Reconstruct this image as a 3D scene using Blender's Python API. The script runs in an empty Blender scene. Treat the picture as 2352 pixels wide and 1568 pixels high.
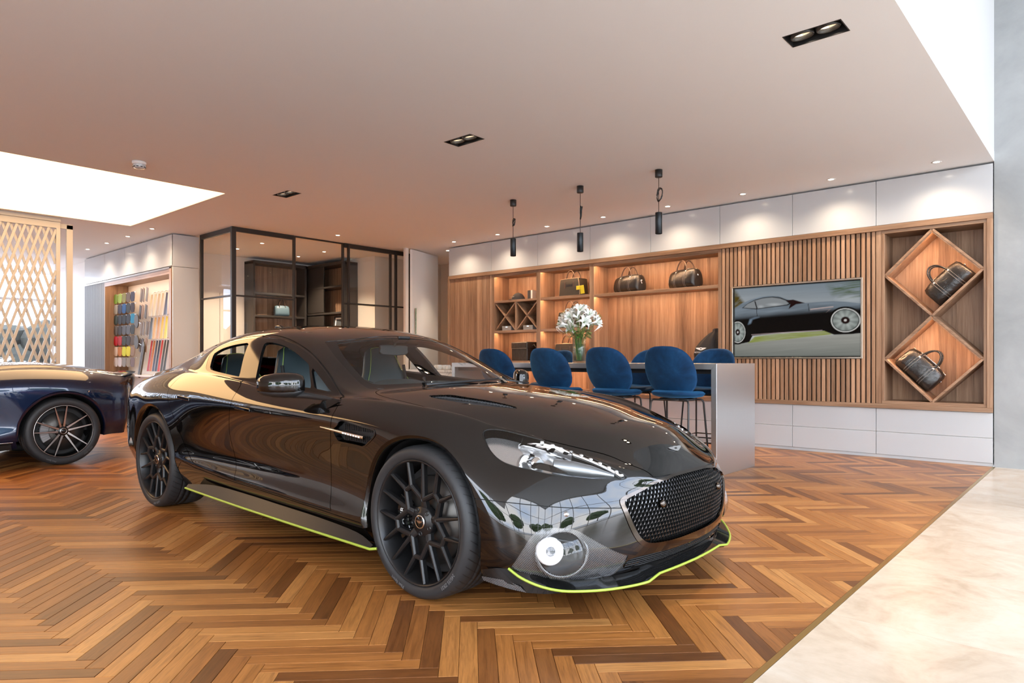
import bpy, bmesh, math, random
import numpy as np
from mathutils import Vector, Matrix

SC = bpy.context.scene
COL = SC.collection
R = math.radians
rnd = random.Random(7)

# ------------------------------------------------------------------ camera
cam = bpy.data.cameras.new('camera')
cam_o = bpy.data.objects.new('camera', cam)
COL.objects.link(cam_o)
cam_o.location = (0, 0, 1.10)
cam_o.rotation_euler = (R(90), 0, R(41.52))
cam.sensor_width = 36.0
cam.lens = 24.0
cam.shift_y = 42.0 / 2352.0
cam.clip_end = 400
SC.camera = cam_o

# ------------------------------------------------------------------ world (bright overcast sky)
wd = bpy.data.worlds.new('sky'); SC.world = wd; wd.use_nodes = True
_nt = wd.node_tree; _bg = _nt.nodes['Background']
_tc = _nt.nodes.new('ShaderNodeTexCoord'); _ns = _nt.nodes.new('ShaderNodeTexNoise')
_ns.inputs['Scale'].default_value = 3.0; _ns.inputs['Detail'].default_value = 6
_cr = _nt.nodes.new('ShaderNodeValToRGB')
_cr.color_ramp.elements[0].position = .38; _cr.color_ramp.elements[0].color = (.62, .76, 1.0, 1)
_cr.color_ramp.elements[1].position = .62; _cr.color_ramp.elements[1].color = (1, 1, 1, 1)
_nt.links.new(_tc.outputs['Generated'], _ns.inputs['Vector'])
_nt.links.new(_ns.outputs['Fac'], _cr.inputs['Fac'])
_nt.links.new(_cr.outputs['Color'], _bg.inputs['Color'])
_bg.inputs['Strength'].default_value = 8.4

SC.view_settings.view_transform = 'Standard'
SC.view_settings.look = 'None'
SC.view_settings.gamma = 1.0
SC.view_settings.use_curve_mapping = False
SC.view_settings.exposure = 0.32
SC.cycles.max_bounces = 6
SC.cycles.diffuse_bounces = 4
SC.cycles.glossy_bounces = 4
SC.cycles.transparent_max_bounces = 12
SC.cycles.adaptive_threshold = .04
SC.cycles.caustics_reflective = False
SC.cycles.caustics_refractive = False
SC.cycles.sample_clamp_indirect = 6.0

def portal(name, loc, rot, sx, sy):
    l = bpy.data.lights.new(name, 'AREA'); l.shape = 'RECTANGLE'; l.size = sx; l.size_y = sy
    l.cycles.is_portal = True
    o = bpy.data.objects.new(name, l); COL.objects.link(o); o.location = loc; o.rotation_euler = rot
    return o

# ------------------------------------------------------------------ materials
MATS = {}
def nodes_of(m):
    return m.node_tree.nodes, m.node_tree.links
def mat(name, col, rough=.5, metal=0., spec=.5, coat=0., coat_rough=.03, emit=None, emit_s=0., sheen=0., alpha=None):
    m = bpy.data.materials.new(name); m.use_nodes = True
    b = m.node_tree.nodes['Principled BSDF']
    b.inputs['Base Color'].default_value = (*col, 1)
    b.inputs['Roughness'].default_value = rough
    b.inputs['Metallic'].default_value = metal
    b.inputs['Specular IOR Level'].default_value = spec
    b.inputs['Coat Weight'].default_value = coat
    b.inputs['Coat Roughness'].default_value = coat_rough
    if sheen:
        b.inputs['Sheen Weight'].default_value = sheen
        b.inputs['Sheen Roughness'].default_value = .4
    if emit is not None:
        b.inputs['Emission Color'].default_value = (*emit, 1)
        b.inputs['Emission Strength'].default_value = emit_s
    MATS[name] = m
    return m
def bsdf(m): return m.node_tree.nodes['Principled BSDF']
def coords(m, kind='Object', scale=(1, 1, 1), rot=(0, 0, 0), offset_random=False):
    n, l = nodes_of(m)
    tc = n.new('ShaderNodeTexCoord'); mp = n.new('ShaderNodeMapping')
    mp.inputs['Scale'].default_value = scale; mp.inputs['Rotation'].default_value = rot
    l.new(tc.outputs[kind], mp.inputs['Vector'])
    if offset_random:
        oi = n.new('ShaderNodeObjectInfo'); mu = n.new('ShaderNodeMath'); mu.operation = 'MULTIPLY'; mu.inputs[1].default_value = 37.0
        l.new(oi.outputs['Random'], mu.inputs[0])
        cb = n.new('ShaderNodeCombineXYZ')
        for k in range(3): l.new(mu.outputs[0], cb.inputs[k])
        l.new(cb.outputs[0], mp.inputs['Location'])
    return mp.outputs[0]
def noise(m, vec, scale=5., detail=4., rough=.55, dist=0.):
    n, l = nodes_of(m)
    t = n.new('ShaderNodeTexNoise'); t.inputs['Scale'].default_value = scale; t.inputs['Detail'].default_value = detail
    t.inputs['Roughness'].default_value = rough; t.inputs['Distortion'].default_value = dist
    l.new(vec, t.inputs['Vector']); return t.outputs['Fac']
def ramp(m, fac, stops):
    n, l = nodes_of(m)
    r = n.new('ShaderNodeValToRGB'); el = r.color_ramp.elements
    while len(el) < len(stops): el.new(.5)
    for e, (p, c) in zip(el, stops): e.position = p; e.color = (*c, 1)
    l.new(fac, r.inputs['Fac']); return r.outputs['Color']
def bump(m, h, strength=.2, dist=.01):
    n, l = nodes_of(m)
    b = n.new('ShaderNodeBump'); b.inputs['Strength'].default_value = strength; b.inputs['Distance'].default_value = dist
    l.new(h, b.inputs['Height']); l.new(b.outputs['Normal'], bsdf(m).inputs['Normal'])
def setcol(m, c): m.node_tree.links.new(c, bsdf(m).inputs['Base Color'])
def mixc(m, a, b, fac, mode='MIX'):
    n, l = nodes_of(m)
    x = n.new('ShaderNodeMix'); x.data_type = 'RGBA'; x.blend_type = mode
    for s, v in ((x.inputs[0], fac), (x.inputs[6], a), (x.inputs[7], b)):
        if isinstance(v, (int, float)): s.default_value = v
        elif isinstance(v, tuple): s.default_value = (*v, 1) if len(v) == 3 else v
        else: l.new(v, s)
    return x.outputs[2]

def thin_glass(name, tint=(1, 1, 1), refl=1.0, rough=0.0):
    """single-sheet glass: transparent, with Fresnel reflection"""
    m = bpy.data.materials.new(name); m.use_nodes = True
    n, l = nodes_of(m); n.remove(n['Principled BSDF'])
    out = n['Material Output']
    t = n.new('ShaderNodeBsdfTransparent'); t.inputs[0].default_value = (*tint, 1)
    g = n.new('ShaderNodeBsdfGlossy'); g.inputs['Roughness'].default_value = rough
    fr = n.new('ShaderNodeFresnel'); fr.inputs['IOR'].default_value = 1.5
    # a sheet seen from behind must not switch to total internal reflection
    ge = n.new('ShaderNodeNewGeometry'); mx0 = n.new('ShaderNodeMath'); mx0.operation = 'MULTIPLY_ADD'
    mx0.inputs[1].default_value = 1/1.5-1.5; mx0.inputs[2].default_value = 1.5
    l.new(ge.outputs['Backfacing'], mx0.inputs[0]); l.new(mx0.outputs[0], fr.inputs['IOR'])
    mu = n.new('ShaderNodeMath'); mu.operation = 'MULTIPLY'; mu.inputs[1].default_value = refl; mu.use_clamp = True
    l.new(fr.outputs[0], mu.inputs[0])
    mx = n.new('ShaderNodeMixShader')
    l.new(mu.outputs[0], mx.inputs[0]); l.new(t.outputs[0], mx.inputs[1]); l.new(g.outputs[0], mx.inputs[2])
    l.new(mx.outputs[0], out.inputs['Surface'])
    MATS[name] = m
    return m

def wood(name, stops, axis='Z', scale=1., rough=.4, spec=.4, band=9., vary=.18, coat=0.):
    """straight-grained veneer: grain runs along the axis"""
    m = mat(name, stops[0][1], rough, spec=spec, coat=coat)
    s = {'X': (.35, 9, 9), 'Y': (9, .35, 9), 'Z': (9, 9, .35)}[axis]
    v = coords(m, 'Object', tuple(k * scale for k in s), offset_random=True)
    f1 = noise(m, v, 1.6, 3, .5, .6)
    f2 = noise(m, v, band, 4, .65)
    n, l = nodes_of(m)
    a = n.new('ShaderNodeMath'); a.operation = 'MULTIPLY_ADD'; a.inputs[1].default_value = .45
    l.new(f2, a.inputs[0])
    b = n.new('ShaderNodeMath'); b.operation = 'MULTIPLY'; b.inputs[1].default_value = .62; l.new(f1, b.inputs[0]); l.new(b.outputs[0], a.inputs[2])
    c = ramp(m, a.outputs[0], stops)
    oi = n.new('ShaderNodeObjectInfo'); hs = n.new('ShaderNodeHueSaturation')
    mr = n.new('ShaderNodeMapRange'); mr.inputs[3].default_value = 1 - vary; mr.inputs[4].default_value = 1 + vary
    l.new(oi.outputs['Random'], mr.inputs[0]); l.new(mr.outputs[0], hs.inputs['Value']); l.new(c, hs.inputs['Color'])
    setcol(m, hs.outputs[0])
    return m

WALNUT = [(.30, (.13, .068, .038)), (.50, (.265, .150, .087)), (.66, (.365, .225, .140)), (.85, (.46, .30, .195))]
m_wal_z = wood('walnut_upright', WALNUT, 'Z')
m_wal_x = wood('walnut_lengthwise', WALNUT, 'X')
m_wal_d = wood('walnut_frame_lengthwise', WALNUT, 'X', rough=.32)
m_white = mat('white_gloss_lacquer', (.52, .53, .545), .16, spec=.5)
m_whitem = mat('white_matt_paint', (.80, .785, .77), .55, spec=.3)
m_ceil = mat('ceiling_paint', (.86, .885, .91), .7, spec=.2)
m_atr = mat('atrium_white_paint', (.60, .61, .62), .6, spec=.3)
m_dark = mat('dark_void', (.012, .012, .013), .6)
m_blackm = mat('black_powder_coat', (.015, .015, .016), .42)
m_bronze = mat('dark_bronze_frame', (.028, .023, .02), .4, metal=.3)
m_steel = mat('brushed_steel', (.60, .60, .61), .30, metal=1.)
_v = coords(m_steel, 'Object', (1, 1, .02)); _f = noise(m_steel, _v, 220, 3)
_n, _l = nodes_of(m_steel); _mr = _n.new('ShaderNodeMapRange'); _mr.inputs[3].default_value = .27; _mr.inputs[4].default_value = .42
_l.new(_f, _mr.inputs[0]); _l.new(_mr.outputs[0], bsdf(m_steel).inputs['Roughness'])
bsdf(m_steel).inputs['Anisotropic'].default_value = .5
m_chrome = mat('chrome', (.78, .78, .79), .08, metal=1.)
m_brass = mat('brass_trim', (.55, .40, .16), .3, metal=1.)
m_glass = thin_glass('clear_glass')
m_officeglass = thin_glass('office_glass', (.97, .98, .97), 1.0)

def emitter(name, col, s):
    m = bpy.data.materials.new(name); m.use_nodes = True
    n, l = nodes_of(m); n.remove(n['Principled BSDF'])
    e = n.new('ShaderNodeEmission'); e.inputs[0].default_value = (*col, 1); e.inputs[1].default_value = s
    l.new(e.outputs[0], n['Material Output'].inputs['Surface']); MATS[name] = m
    return m
WARM = (1.0, .74, .50)
m_led = emitter('warm_led_strip', (1.0, .58, .31), 150.0)
m_litline = emitter('lit_edge_line', (1.0, .62, .38), .95)
m_lamp = emitter('warm_lamp', (1.0, .84, .66), 30.0)
m_lightbox = emitter('lit_stretch_ceiling', (1.0, .60, .28), 4.4)

# ------------------------------------------------------------------ mesh helpers
class MB:
    def __init__(s): s.v = []; s.f = []; s.sm = []
    def add(s, vs, fs, smooth=False):
        o = len(s.v); s.v += [tuple(p) for p in vs]
        for f in fs: s.f.append([i + o for i in f]); s.sm.append(smooth)
        return s
    def box(s, x0, x1, y0, y1, z0, z1):
        return s.add([(x0,y0,z0),(x1,y0,z0),(x1,y1,z0),(x0,y1,z0),(x0,y0,z1),(x1,y0,z1),(x1,y1,z1),(x0,y1,z1)],
                     [(0,3,2,1),(4,5,6,7),(0,1,5,4),(1,2,6,5),(2,3,7,6),(3,0,4,7)])
    def obox(s, c, ax, ay, az):
        """box from a centre and three half-axis vectors"""
        c, ax, ay, az = Vector(c), Vector(ax), Vector(ay), Vector(az)
        vs = [c + sx*ax + sy*ay + sz*az for sz in (-1,1) for sx, sy in ((-1,-1),(1,-1),(1,1),(-1,1))]
        return s.add(vs, [(0,3,2,1),(4,5,6,7),(0,1,5,4),(1,2,6,5),(2,3,7,6),(3,0,4,7)])
    def bar(s, a, b, w, d, up=(0,0,1), w2=None, d2=None):
        """rectangular bar from a to b, w across, d along 'up'"""
        a, b = Vector(a), Vector(b); t = (b-a).normalized(); u = Vector(up)
        sdir = t.cross(u); sdir = sdir.normalized() if sdir.length > 1e-6 else Vector((1,0,0)); u = sdir.cross(t).normalized()
        w2 = w if w2 is None else w2; d2 = d if d2 is None else d2
        vs = []
        for p, ww, dd in ((a,w,d),(b,w2,d2)):
            for i, j in ((-1,-1),(1,-1),(1,1),(-1,1)): vs.append(p + sdir*(i*ww/2) + u*(j*dd/2))
        return s.add(vs, [(3,2,1,0),(4,5,6,7),(0,1,5,4),(1,2,6,5),(2,3,7,6),(3,0,4,7)])
    def tube(s, pts, r, seg=10, closed=False, caps=True):
        pts = [Vector(p) for p in pts]; n = len(pts)
        rs = r if isinstance(r, (list, tuple)) else [r]*n
        prev = None; vs = []
        for i, p in enumerate(pts):
            if closed: t = pts[(i+1) % n] - pts[i-1]
            else: t = pts[min(i+1, n-1)] - pts[max(i-1, 0)]
            t.normalize()
            if prev is None:
                u = Vector((0,0,1)) if abs(t.z) < .9 else Vector((1,0,0))
                a = t.cross(u).normalized()
            else: a = (prev - t*prev.dot(t)).normalized()
            prev = a; b = t.cross(a)
            for k in range(seg):
                g = 2*math.pi*k/seg; vs.append(p + (a*math.cos(g) + b*math.sin(g))*rs[i])
        fs = []
        for i in range(n if closed else n-1):
            j = (i+1) % n
            for k in range(seg): fs.append((i*seg+k, i*seg+(k+1)%seg, j*seg+(k+1)%seg, j*seg+k))
        s.add(vs, fs, True)
        if caps and not closed:
            s.add(vs[:seg], [tuple(range(seg-1,-1,-1))]); s.add(vs[-seg:], [tuple(range(seg))])
        return s
    def lathe(s, prof, seg=32, c=(0,0,0), axis='Z', smooth=True, cap0=False, cap1=False):
        """profile of (radius, height) turned about the axis through c"""
        c = Vector(c); vs = []; n = len(prof)
        for r, h in prof:
            for k in range(seg):
                g = 2*math.pi*k/seg; a, b = r*math.cos(g), r*math.sin(g)
                vs.append(c + Vector({'Z': (a,b,h), 'Y': (a,h,-b), 'X': (h,a,b)}[axis]))
        fs = [(i*seg+k, i*seg+(k+1)%seg, (i+1)*seg+(k+1)%seg, (i+1)*seg+k) for i in range(n-1) for k in range(seg)]
        if cap0: fs.append(tuple(range(seg-1,-1,-1)))
        if cap1: fs.append(tuple((n-1)*seg+k for k in range(seg)))
        return s.add(vs, fs, smooth)
    def prism(s, poly, d, o=(0,0,0), u=(1,0,0), v=(0,0,1)):
        """closed polygon (a,b) laid out on u,v and extruded by the vector d"""
        o, u, v, d = Vector(o), Vector(u), Vector(v), Vector(d); n = len(poly)
        b0 = [o + u*a + v*b for a, b in poly]; b1 = [p + d for p in b0]
        fs = [tuple(range(n-1,-1,-1)), tuple(range(n,2*n))] + [(i,(i+1)%n,n+(i+1)%n,n+i) for i in range(n)]
        return s.add(b0+b1, fs)
    def strip(s, A, B, smooth=True):
        n = len(A)
        return s.add(list(A)+list(B), [(i,i+1,n+i+1,n+i) for i in range(n-1)], smooth)
    def grid(s, rows, smooth=True, closed=False):
        n = len(rows[0]); vs = [p for r in rows for p in r]
        fs = [(i*n+k, i*n+(k+1)%n, (i+1)*n+(k+1)%n, (i+1)*n+k) for i in range(len(rows)-1) for k in range(n if closed else n-1)]
        return s.add(vs, fs, smooth)
    def mesh(s, name, bevel=0., seg=1, recalc=True):
        me = bpy.data.meshes.new(name); me.from_pydata([tuple(p) for p in s.v], [], s.f)
        for p, k in zip(me.polygons, s.sm): p.use_smooth = k
        bm = bmesh.new(); bm.from_mesh(me)
        if bevel:
            es = [e for e in bm.edges if len(e.link_faces) == 2 and e.calc_face_angle(0) > R(35)]
            bmesh.ops.bevel(bm, geom=es, offset=bevel, segments=seg, profile=.5, affect='EDGES', clamp_overlap=True)
        if recalc: bmesh.ops.recalc_face_normals(bm, faces=bm.faces)
        bm.to_mesh(me); bm.free()
        return me
    def build(s, name, m, parent=None, bevel=0., seg=1, recalc=True, loc=None, rot=None):
        me = s.mesh(name, bevel, seg, recalc); me.materials.append(m)
        return link(name, me, parent, loc, rot)

def link(name, me, parent=None, loc=None, rot=None):
    o = bpy.data.objects.new(name, me); COL.objects.link(o)
    if parent is not None: o.parent = parent
    if loc is not None: o.location = loc
    if rot is not None: o.rotation_euler = rot
    return o
def tag(o, label, cat, group=None):
    o['label'] = label; o['category'] = cat
    if group: o['group'] = group
    return o
def thing(name, label, cat, loc=(0,0,0), rotz=0., group=None):
    o = bpy.data.objects.new(name, None); COL.objects.link(o)
    o.location = loc; o.rotation_euler = (0,0,rotz); o.empty_display_size = .1
    return tag(o, label, cat, group)
def struct(o): o['kind'] = 'structure'; return o
def stuff(o): o['kind'] = 'stuff'; return o
def copy_tree(o, parent=None):
    c = o.copy(); COL.objects.link(c); c.parent = parent
    for ch in list(o.children): copy_tree(ch, c)
    return c
def spot(name, loc, power, col=(1,.80,.58), angle=70, blend=.6, size=.03, parent=None, rot=(0,0,0)):
    l = bpy.data.lights.new(name, 'SPOT'); l.energy = power; l.color = col; l.spot_size = R(angle); l.spot_blend = blend; l.shadow_soft_size = size
    o = bpy.data.objects.new(name, l); COL.objects.link(o); o.location = loc; o.rotation_euler = rot
    if parent is not None: o.parent = parent
    return o
def smoothpoly(pts, n=6, closed=True, corners=()):
    """Catmull-Rom through the points; indices in corners stay sharp"""
    P = [np.array(p, float) for p in pts]; N = len(P); out = []
    for i in range(N if closed else N-1):
        p1, p2 = P[i], P[(i+1) % N]
        p0 = P[i-1] if (closed or i > 0) else p1
        p3 = P[(i+2) % N] if (closed or i+2 < N) else p2
        if i in corners: p0 = p1
        if (i+1) % N in corners: p3 = p2
        for k in range(n):
            t = k/n
            out.append(tuple(.5*((2*p1)+(-p0+p2)*t+(2*p0-5*p1+4*p2-p3)*t*t+(-p0+3*p1-3*p2+p3)*t**3)))
    if not closed: out.append(tuple(P[-1]))
    return out
def text_mesh(txt, size, extrude=.0008):
    cu = bpy.data.curves.new('lettering', 'FONT'); cu.body = txt; cu.size = size; cu.extrude = extrude; cu.align_x = 'CENTER'; cu.align_y = 'CENTER'; cu.resolution_u = 2
    o = bpy.data.objects.new('lettering', cu); COL.objects.link(o)
    dg = bpy.context.evaluated_depsgraph_get(); me = bpy.data.meshes.new_from_object(o.evaluated_get(dg))
    bpy.data.objects.remove(o); bpy.data.curves.remove(cu)
    return me
# ================================================================== THE SETTING
CH = 3.14            # showroom ceiling height
AH = 6.4             # ceiling height of the glazed atrium
XB = -0.94           # where timber floor meets stone, below the bulkhead edge
YW = 8.53            # front plane of the wall of joinery

# ---- timber floor: herringbone planks
def plank_mat(kind):
    m = mat('oak_plank_' + kind, (.3, .15, .06), .33, spec=.42)
    n, l = nodes_of(m)
    if kind == 'single':
        oi = n.new('ShaderNodeObjectInfo'); rv = oi.outputs['Random']
    else:
        at = n.new('ShaderNodeAttribute'); at.attribute_name = 'tint'; rv = at.outputs['Fac']
    uv = n.new('ShaderNodeUVMap'); uv.uv_map = 'UVMap'
    mp = n.new('ShaderNodeMapping'); mp.inputs['Scale'].default_value = (1.6, 26, 1)
    mu = n.new('ShaderNodeMath'); mu.operation = 'MULTIPLY'; mu.inputs[1].default_value = 61.0
    cb = n.new('ShaderNodeCombineXYZ'); l.new(rv, mu.inputs[0])
    for k in range(3): l.new(mu.outputs[0], cb.inputs[k])
    l.new(uv.outputs[0], mp.inputs['Vector']); l.new(cb.outputs[0], mp.inputs['Location'])
    f = noise(m, mp.outputs[0], 2.2, 3, .62, 1.1)
    f2 = noise(m, mp.outputs[0], 9., 2, .6, .3)
    base = ramp(m, rv, [(0., (.115, .042, .013)), (.12, (.185, .068, .018)), (.30, (.285, .110, .029)), (.55, (.345, .138, .036)), (.82, (.41, .176, .048)), (1., (.50, .24, .077))])
    g = ramp(m, f, [(.28, (.55, .50, .45)), (.50, (.93, .91, .88)), (.72, (1.14, 1.12, 1.08))])
    g2 = ramp(m, f2, [(.30, (.80, .78, .76)), (.6, (1.05, 1.05, 1.05))])
    c = mixc(m, mixc(m, base, g, .85, 'MULTIPLY'), g2, .8, 'MULTIPLY')
    setcol(m, c)
    return m
m_plank1, m_plankN = plank_mat('single'), plank_mat('field')
PL, PW, GAP, PT = .56, .07, .0007, .014
fl = struct(MB().box(-18.2, XB - .012, -5.6, 11.5, -.06, -PT).build('floor', m_dark))
def herringbone():
    s = math.sqrt(.5); out = []
    for i in range(-420, 420):
        for j in range(-40, 40):
            bx, by = i*PW + j*PL, i*PW - j*PL
            for (a0, b0, a1, b1, v) in ((bx, by, bx+PL, by+PW, 0), (bx, by+PW, bx+PW, by+PW+PL, 1)):
                ca, cb_ = (a0+a1)/2, (b0+b1)/2
                X = (ca + cb_)*s - 8.0; Y = (-ca + cb_)*s + 2.0
                if -18.4 < X < XB + .3 and -5.8 < Y < 11.6: out.append((X, Y, v))
    return out
planks = herringbone()
FWD = Vector((-.6630, .7488)); RGT = Vector((.7488, .6630))
def in_view(X, Y):
    d = X*FWD.x + Y*FWD.y; r = X*RGT.x + Y*RGT.y
    return d > 2.15 and abs(r)/d < .80, d
def clip_poly(poly, xmax):
    out = []
    for i in range(len(poly)):
        a, b = poly[i], poly[(i+1) % len(poly)]
        if a[0] <= xmax: out.append(a)
        if (a[0] <= xmax) != (b[0] <= xmax):
            t = (xmax-a[0])/(b[0]-a[0]); out.append((xmax, a[1]+t*(b[1]-a[1])))
    return out
def plank_axes(v):
    s = math.sqrt(.5)
    return (Vector((s, -s)), Vector((s, s))) if v == 0 else (Vector((s, s)), Vector((-s, s)))
vis, far = [], []
for X, Y, v in planks:
    ok, d = in_view(X, Y)
    reach = X + (PL+PW)*.3536
    blocked = (-7.0 < X < -1.9 and 2.35 < Y < 3.9)            # lies under the car
    (vis if ok and not blocked and reach < XB - .015 else far).append((d, X, Y, v))
vis.sort(); far += vis[300:]; vis = vis[:300]
def plank_mesh():
    a, b, e = PL/2-GAP, PW/2-GAP, .0015
    vs = [(-a,-b,-PT),(a,-b,-PT),(a,b,-PT),(-a,b,-PT),(-a,-b,-e),(a,-b,-e),(a,b,-e),(-a,b,-e),(-a+e,-b+e,0),(a-e,-b+e,0),(a-e,b-e,0),(-a+e,b-e,0)]
    fs = [(0,1,5,4),(1,2,6,5),(2,3,7,6),(3,0,4,7),(4,5,9,8),(5,6,10,9),(6,7,11,10),(7,4,8,11),(8,9,10,11)]
    me = bpy.data.meshes.new('plank'); me.from_pydata(vs, [], fs); me.materials.append(m_plank1)
    uv = me.uv_layers.new(name='UVMap')
    for lp in me.loops: p = me.vertices[lp.vertex_index].co; uv.data[lp.index].uv = (p.x, p.y)
    return me
_pm = plank_mesh()
for d, X, Y, v in vis:
    o = link('plank', _pm, fl, (X, Y, 0), (0, 0, R(-45 if v == 0 else 45)))
def plank_field(items):
    vs, fs, uvs, ts = [], [], [], []
    for d, X, Y, v in items:
        ax, ay = plank_axes(v); a, b = PL/2-GAP, PW/2-GAP
        loc = [(-a,-b),(a,-b),(a,b),(-a,b)]
        poly = [(X+ax.x*p+ay.x*q, Y+ax.y*p+ay.y*q) for p, q in loc]
        if max(p[0] for p in poly) > XB-.014: poly = clip_poly(poly, XB-.014)
        if len(poly) < 3: continue
        o = len(vs); n = len(poly); t = rnd.random(); off = rnd.random()*9
        vs += [(x, y, 0) for x, y in poly] + [(x, y, -PT) for x, y in poly]
        for f in [tuple(range(o, o+n))] + [(o+i, o+n+i, o+n+(i+1) % n, o+(i+1) % n) for i in range(n)]:
            fs.append(f); ts.append(t)
            for i in f:
                x, y, _ = vs[i]; dx, dy = x-X, y-Y
                uvs.append((dx*ax.x+dy*ax.y+off, dx*ay.x+dy*ay.y))
    me = bpy.data.meshes.new('plank_field'); me.from_pydata(vs, [], fs); me.materials.append(m_plankN)
    uv = me.uv_layers.new(name='UVMap'); uv.data.foreach_set('uv', [c for p in uvs for c in p])
    at = me.attributes.new('tint', 'FLOAT', 'FACE'); at.data.foreach_set('value', ts)
    return me
stuff(link('plank_field', plank_field(far), fl))

# ---- stone floor
m_stone = mat('cream_limestone', (.78, .70, .60), .22, spec=.5)
_v = coords(m_stone, 'Object', (1, 1, 1), offset_random=True)
_c = ramp(m_stone, noise(m_stone, _v, 2.2, 5, .65, .8), [(.30, (.51, .41, .305)), (.48, (.61, .51, .40)), (.66, (.66, .585, .485))])
_c2 = ramp(m_stone, noise(m_stone, _v, 17, 5, .6), [(.30, (.88, .86, .83)), (.55, (1, 1, 1))])
setcol(m_stone, mixc(m_stone, _c, _c2, .55, 'MULTIPLY'))
fs_ = struct(MB().box(XB + .012, 6.2, -5.6, YW, -.06, -.012).build('floor_stone', mat('grout', (.62, .57, .50), .7)))
for i in range(8):
    for j in range(16):
        x0, y0 = XB + .012 + i*.9, YW - (j+1)*.9
        MB().box(x0+.001, min(x0+.899, 6.2), max(y0+.001, -5.6), y0+.899, -.012, 0).build('stone_slab', m_stone, fs_)
struct(MB().box(XB-.012, XB+.012, -5.6, YW, -.06, .0015).build('trim_1', m_brass))

# ---- ceilings
def plate(holes, x0, x1, y0, y1, z0, z1):
    xs = sorted({x0, x1, *[h[0] for h in holes], *[h[1] for h in holes]}); ys = sorted({y0, y1, *[h[2] for h in holes], *[h[3] for h in holes]})
    b = MB()
    for i in range(len(xs)-1):
        for j in range(len(ys)-1):
            cx_, cy_ = (xs[i]+xs[i+1])/2, (ys[j]+ys[j+1])/2
            if any(h[0] < cx_ < h[1] and h[2] < cy_ < h[3] for h in holes): continue
            b.box(xs[i], xs[i+1], ys[j], ys[j+1], z0, z1)
    bm = b.mesh('ceiling')
    return bm
TWIN = [(-1.409, 4.46), (-4.545, 4.46), (-7.655, 4.46)]
LBX = (-11.26, -8.19, -2.6, 3.94)
holes = [(x-.171, x+.171, y-.093, y+.093) for x, y in TWIN] + [LBX]
_cm = plate(holes, -18.2, XB, -5.6, 11.5, CH, CH+.10); _cm.materials.append(m_ceil)
struct(link('ceiling', _cm))
# lit stretch-fabric panel set flush in the ceiling
for L_, lab in ((LBX, 'large glowing warm white panel set flush into the ceiling above the blue car'),):
    lb = thing('luminous_ceiling_panel', lab, 'light panel', (L_[0], L_[2], CH+.02))
    MB().box(0, L_[1]-L_[0], 0, L_[3]-L_[2], .0, .02).build('lit_membrane', m_lightbox, lb)
    MB().box(-.02, L_[1]-L_[0]+.02, -.02, L_[3]-L_[2]+.02, .09, .11).build('housing', m_whitem, lb)
struct(MB().box(XB-.2, XB, -5.6, YW, CH+.10, AH).build('wall_bulkhead', m_atr))
struct(MB().box(XB-.2, 6.4, -5.8, 9.0, AH, AH+.15).build('ceiling_atrium', m_atr))

# ---- walls
m_conc = mat('polished_concrete', (.44, .45, .45), .5, spec=.35)
_v = coords(m_conc, 'Object', (1, 1, 1))
_c = ramp(m_conc, noise(m_conc, _v, 1.6, 5, .62, .5), [(.30, (.27, .28, .285)), (.52, (.325, .335, .34)), (.7, (.37, .38, .385))])
setcol(m_conc, mixc(m_conc, _c, ramp(m_conc, noise(m_conc, _v, 9, 6, .6), [(.3, (.90, .90, .90)), (.6, (1, 1, 1))]), .5, 'MULTIPLY'))
struct(MB().box(XB, 6.3, YW, YW+.3, 0, AH).build('wall_right', m_conc))
struct(MB().box(-9.085, XB, YW+.44, YW+.6, 0, CH).build('wall_back', m_whitem))
m_cream = mat('cream_wall_paint', (.72, .66, .59), .5, spec=.3)
struct(MB().box(-10.9, -9.0, 10.0, 10.15, 0, CH).build('wall_corridor', m_cream))
struct(MB().box(-16.3, -10.9, 8.25, 8.45, 0, CH).build('wall_office', m_cream))
struct(MB().box(-10.98, -10.9, 8.45, 10.15, 0, CH).build('wall_corridor_side', m_cream))
struct(MB().box(-9.085, -9.0, YW+.44, 10.15, 0, CH).build('wall_corridor_right', m_cream))
struct(MB().box(-18.4, -15.62, 4.75, 4.9, 0, CH).build('wall_left_return', m_whitem))
struct(MB().box(-18.4, -4.0, -5.8, -5.6, 0, CH).build('wall_behind', m_cream))

# ---- glazed walls
m_mull = mat('white_window_frame', (.72, .73, .74), .4)
def glazing(name, a, b, z1, step, transom, sill=0.05, panes=True):
    """row of panes from plan point a to plan point b"""
    A, B = Vector((*a, 0)), Vector((*b, 0)); d = B - A; n = max(1, round(d.length/step)); u = d/n; t = d.normalized()
    nrm = Vector((-t.y, t.x, 0))
    w = MB()
    w.bar(A+Vector((0,0,sill/2)), B+Vector((0,0,sill/2)), .1, sill); w.bar(A+Vector((0,0,z1-.05)), B+Vector((0,0,z1-.05)), .1, .1)
    root = struct(w.build(name, m_mull))
    for i in range(n+1):
        p = A+u*i; MB().bar(p+Vector((0,0,sill)), p+Vector((0,0,z1-.1)), .07, .09, up=nrm).build('mullion', m_mull, root)
    zs = [sill] + transom + [z1-.1]
    for z in transom: MB().bar(A+Vector((0,0,z)), B+Vector((0,0,z)), .08, .05).build('transom', m_mull, root)
    for i in range(n if panes else 0):
        for z0_, z1_ in zip(zs[:-1], zs[1:]):
            p, q = A+u*i, A+u*(i+1)
            MB().add([p+Vector((0,0,z0_)), q+Vector((0,0,z0_)), q+Vector((0,0,z1_)), p+Vector((0,0,z1_))], [(0,1,2,3)]).build('pane', m_glass, root)
    return root
glazing('window_1', (6.25, -5.7), (6.25, YW), AH, 1.8, [2.4, 4.4], panes=False)
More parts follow.
